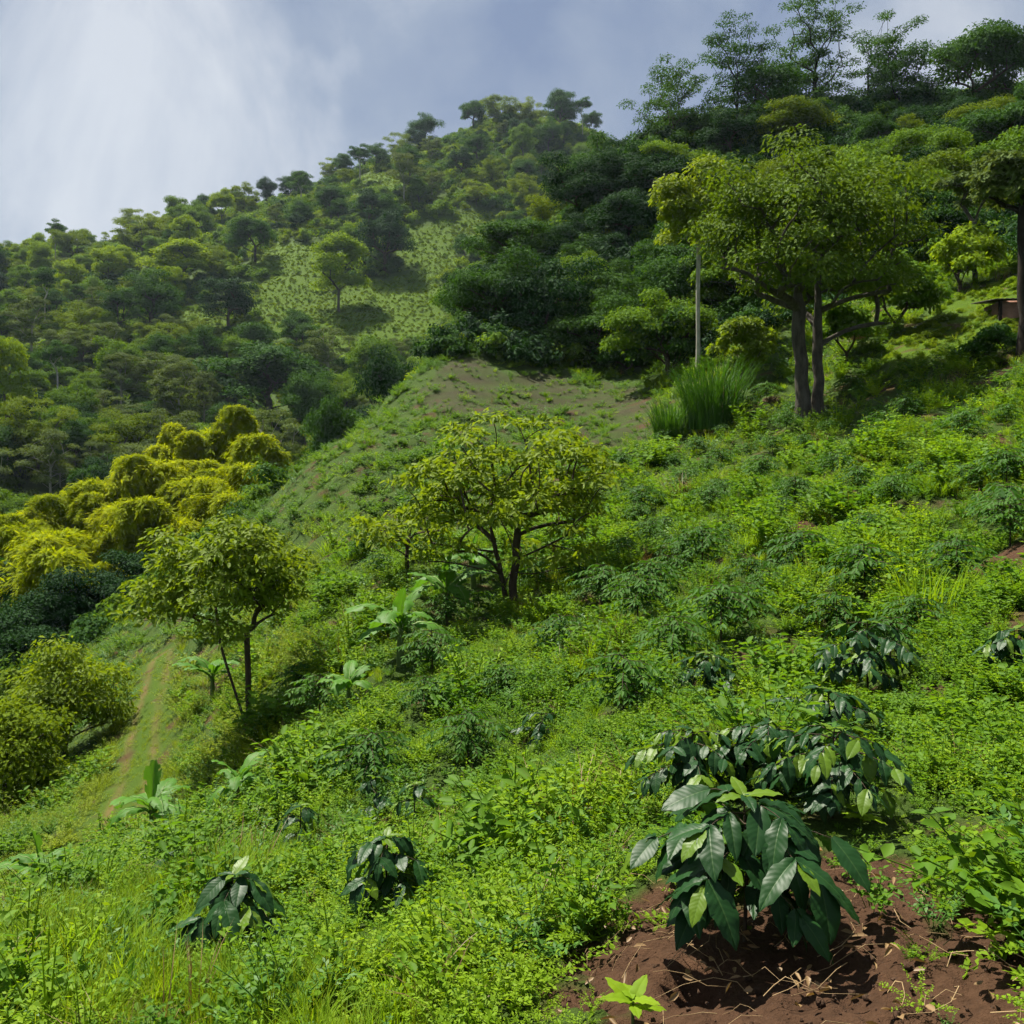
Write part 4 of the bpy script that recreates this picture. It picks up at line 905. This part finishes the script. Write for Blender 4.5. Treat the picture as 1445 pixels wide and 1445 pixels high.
# ----------------------------------------------------------------- cane tussock, dry plants, small shed
def tussock(px, py, wpx, hpx, name, label, cat, mat, seed, n=420, cane=0):
    p = hit(px, py); W_, H_ = wpx / F_PX * p.y, hpx / F_PX * p.y; t = thing(name, label, cat, p)
    obj('blades', grass_proto(seed, n, H_ * 1.1, .028 * min(H_, 1.6), W_ * .3, mat, .42, 5), t)
    r = np.random.default_rng(seed)
    for k in range(cane):
        b = Buf(); a = r.uniform(0, 6.28); q = W_ * .22 * r.uniform(.2, 1); tube(b, [(math.cos(a) * q, math.sin(a) * q, -.1), (math.cos(a) * q * 1.3, math.sin(a) * q * 1.3, H_ * .75)], [.03, .015], 5); obj('cane', b.mesh('cane', M['straw'], True), t)
tussock(1005, 605, 125, 95, 'cane_tussock', 'big dark tussock of tall cane grass with pale stalks above the coffee', 'tall grass', 'coffee_far', 701, 700, 9)
tussock(945, 625, 70, 60, 'grass_tussock', 'dark grass tussock between the cane and the bare brown patch', 'tall grass', 'coffee_far', 702, 350)
tussock(1310, 880, 150, 85, 'grass_tussock', 'tall feathery bright grass tussock among coffee bushes', 'tall grass', 'weed_bright', 703, 150)
tussock(1212, 478, 40, 45, 'dry_plant', 'reddish-brown dried plant right of the shade tree trunks', 'plant', 'dry_leaf', 704, 120)
tussock(582, 1120, 22, 36, 'dry_plant', 'dried brown leaf standing above a coffee seedling', 'plant', 'dry_leaf', 705, 14)
def shed():
    p = hit(1420, 449); s = p.y / F_PX; t = thing('shed', 'small low shed with pinkish wall and dark sheet roof', 'shed', p + Vector((1.1, .6, 0)), math.radians(-8))
    def box(b, x0, x1, y0, y1, z0, z1):
        V = [(x, y, z) for x in (x0, x1) for y in (y0, y1) for z in (z0, z1)]
        b.add(V, np.array([(0, 1, 3, 2), (4, 6, 7, 5), (0, 4, 5, 1), (2, 3, 7, 6), (0, 2, 6, 4), (1, 5, 7, 3)]))
    b = Buf(); box(b, -1.2, 1.2, -.8, .8, -.5, .62); obj('wall', b.mesh('wall', M['shed_wall']), t)
    for x in (-1.25, 1.25): b = Buf(); box(b, x - .05, x + .05, -.9, -.8, -.5, .66); obj('post', b.mesh('post', M['bark_dark']), t)
    b = Buf(); n = 36; xs = np.linspace(-1.55, 1.5, n)
    V = []
    for yy, zz in ((-1.15, .64), (1.1, .86)):
        for i, x in enumerate(xs): V.append((x, yy, zz + .02 * (i % 2)))
    for yy, zz in ((-1.15, .60), (1.1, .82)):
        for i, x in enumerate(xs): V.append((x, yy, zz + .02 * (i % 2)))
    F = [(i, i + 1, n + i + 1, n + i) for i in range(n - 1)] + [(2 * n + i, 3 * n + i, 3 * n + i + 1, 2 * n + i + 1) for i in range(n - 1)] + [(i, 2 * n + i, 2 * n + i + 1, i + 1) for i in range(n - 1)] + [(n + i, n + i + 1, 3 * n + i + 1, 3 * n + i) for i in range(n - 1)] + [(0, n, 3 * n, 2 * n), (n - 1, 3 * n - 1, 4 * n - 1, 2 * n - 1)]
    b.add(V, np.array(F)); rf = obj('roof', b.mesh('roof', M['roof_metal']), t)
    for x in (-.55, .5):
        b = Buf(); box(b, x - .05, x + .05, -1.17, -1.13, .59, .68); obj('overlap_strip', b.mesh('overlap_strip', M['roof_metal']), rf)
    for k in range(4):
        b = Buf(); box(b, -1.19 + .6 * k, -.62 + .6 * k, -.83, -.795, -.5, .56 - .015 * (k % 2)); obj('board', b.mesh('board', M['shed_wall']), t)
shed()

# ----------------------------------------------------------------- litter on the bare soil
def litter():
    r = np.random.default_rng(801); b = Buf(); bl = Buf(); n = 0
    bb = [q for q in soil_blobs if q[1] < 5.5]
    for k in range(95):
        bx, by, br = bb[int(r.integers(len(bb)))]; a = r.uniform(0, 6.28); q = br * r.uniform(.2, 1.35); x, y = bx + math.cos(a) * q, by + math.sin(a) * q; z = float(gz(x, y)[0]) + .012
        ln = r.uniform(.08, .34); h = r.uniform(0, 6.28); c = r.normal() * .5; pts = []
        for t in np.linspace(0, 1, 5):
            hh = h + c * t * 2; pts.append((x + math.cos(hh) * ln * t, y + math.sin(hh) * ln * t, float(gz(x + math.cos(hh) * ln * t, y + math.sin(hh) * ln * t)[0]) + .012 + .05 * math.sin(t * 3.1) * r.uniform(0, 1)))
        tube(b, pts, np.linspace(.0018, .0007, 5) * r.uniform(.6, 1.3), 3)
    o = obj('straw', b.mesh('straw', M['straw'])); tag(o, 'dry straw and roots strewn over the bare brown soil', 'straw', kind='stuff')
    m = 150; q = r.integers(len(bb), size=m); B_ = np.array(bb)[q]; a = r.uniform(0, 6.28, m); rr = B_[:, 2] * r.uniform(.1, 1.3, m); x, y = B_[:, 0] + np.cos(a) * rr, B_[:, 1] + np.sin(a) * rr
    P = np.stack([x, y, gz(x, y) + .015], 1); leaves(bl, P, rdir(r, m) * np.array([1, 1, .2]), Z + .5 * r.normal(size=(m, 3)), r.uniform(.02, .06, m), r.uniform(.008, .022, m), .3, .1)
    o = obj('leaf_litter', bl.mesh('leaf_litter', M['dry_leaf'])); tag(o, 'small dry leaves fallen on the bare brown soil', 'leaf litter', kind='stuff')
    bc = Buf(); m = 450
    q = r.integers(len(bb), size=m); B_ = np.array(bb)[q]; a = r.uniform(0, 6.28, m); rr = B_[:, 2] * np.sqrt(r.uniform(0, 1.2, m)); x, y = B_[:, 0] + np.cos(a) * rr, B_[:, 1] + np.sin(a) * rr; z = gz(x, y) - .02
    o8 = np.array([(-1, -1, -.6), (1, -1, -.6), (1, 1, -.6), (-1, 1, -.6), (-.6, -.6, .7), (.6, -.6, .7), (.6, .6, .7), (-.6, .6, .7)], float)
    s = .002 + .010 * r.uniform(0, 1, m) ** 5
    V = np.stack([x, y, z], 1)[:, None] + (o8[None] + .35 * r.normal(size=(m, 8, 3))) * s[:, None, None]
    F = np.array([(0, 3, 2, 1), (4, 5, 6, 7), (0, 1, 5, 4), (1, 2, 6, 5), (2, 3, 7, 6), (3, 0, 4, 7)]); bc.add(V, (np.arange(m)[:, None, None] * 8 + F[None]).reshape(-1, 4))
    o = obj('soil_clods', bc.mesh('soil_clods', M['clod'])); tag(o, 'crumbly clods of brown soil around the coffee bush', 'soil', kind='stuff')
litter()
def rosette(px, py, wpx, label, seed, mat='weed_bright'):
    r = np.random.default_rng(seed); p = hit(px, py); W_ = wpx / F_PX * p.y; t = thing('weed_seedling', label, 'weed', p)
    b = Buf(); tube(b, [(0, 0, -.03), (0, 0, W_ * .35)], [.006, .004], 5); obj('stem', b.mesh('stem', M['stem_green'], True), t)
    me = coffee_leaf_mesh(seed, mat)
    for k in range(7): obj('leaf', me, t, (0, 0, W_ * (.2 + .025 * k)), (0, r.uniform(-.9, -.1), k * 2.4), W_ * r.uniform(.42, .6))
rosette(893, 1440, 85, 'light green rosette seedling at the edge of the bare soil', 811)
rosette(1215, 1170, 60, 'small broad-leaved weed at the top of the bare soil patch', 812)

# ----------------------------------------------------------------- haze
def haze():
    b = Buf(); x0, x1, y0, y1, z0, z1 = -420, 420, -40, 480, -70, 190
    V = [(x, y, z) for x in (x0, x1) for y in (y0, y1) for z in (z0, z1)]
    b.add(V, np.array([(0, 1, 3, 2), (4, 6, 7, 5), (0, 4, 5, 1), (2, 3, 7, 6), (0, 2, 6, 4), (1, 5, 7, 3)]))
    m = bpy.data.materials.new('haze'); m.use_nodes = True; t = m.node_tree; t.nodes.clear(); o = N(t, 'ShaderNodeOutputMaterial'); v = N(t, 'ShaderNodeVolumePrincipled')
    v.inputs['Color'].default_value = (0.68, 0.83, 1.0, 1); v.inputs['Density'].default_value = 0.00011; v.inputs['Anisotropy'].default_value = 0.2
    t.links.new(v.outputs[0], o.inputs['Volume'])
    tag(obj('haze', b.mesh('haze', m)), 'thin bluish haze over the distant hill', 'haze', kind='stuff')
HAZE = True
if HAZE: haze()

near_weeds()
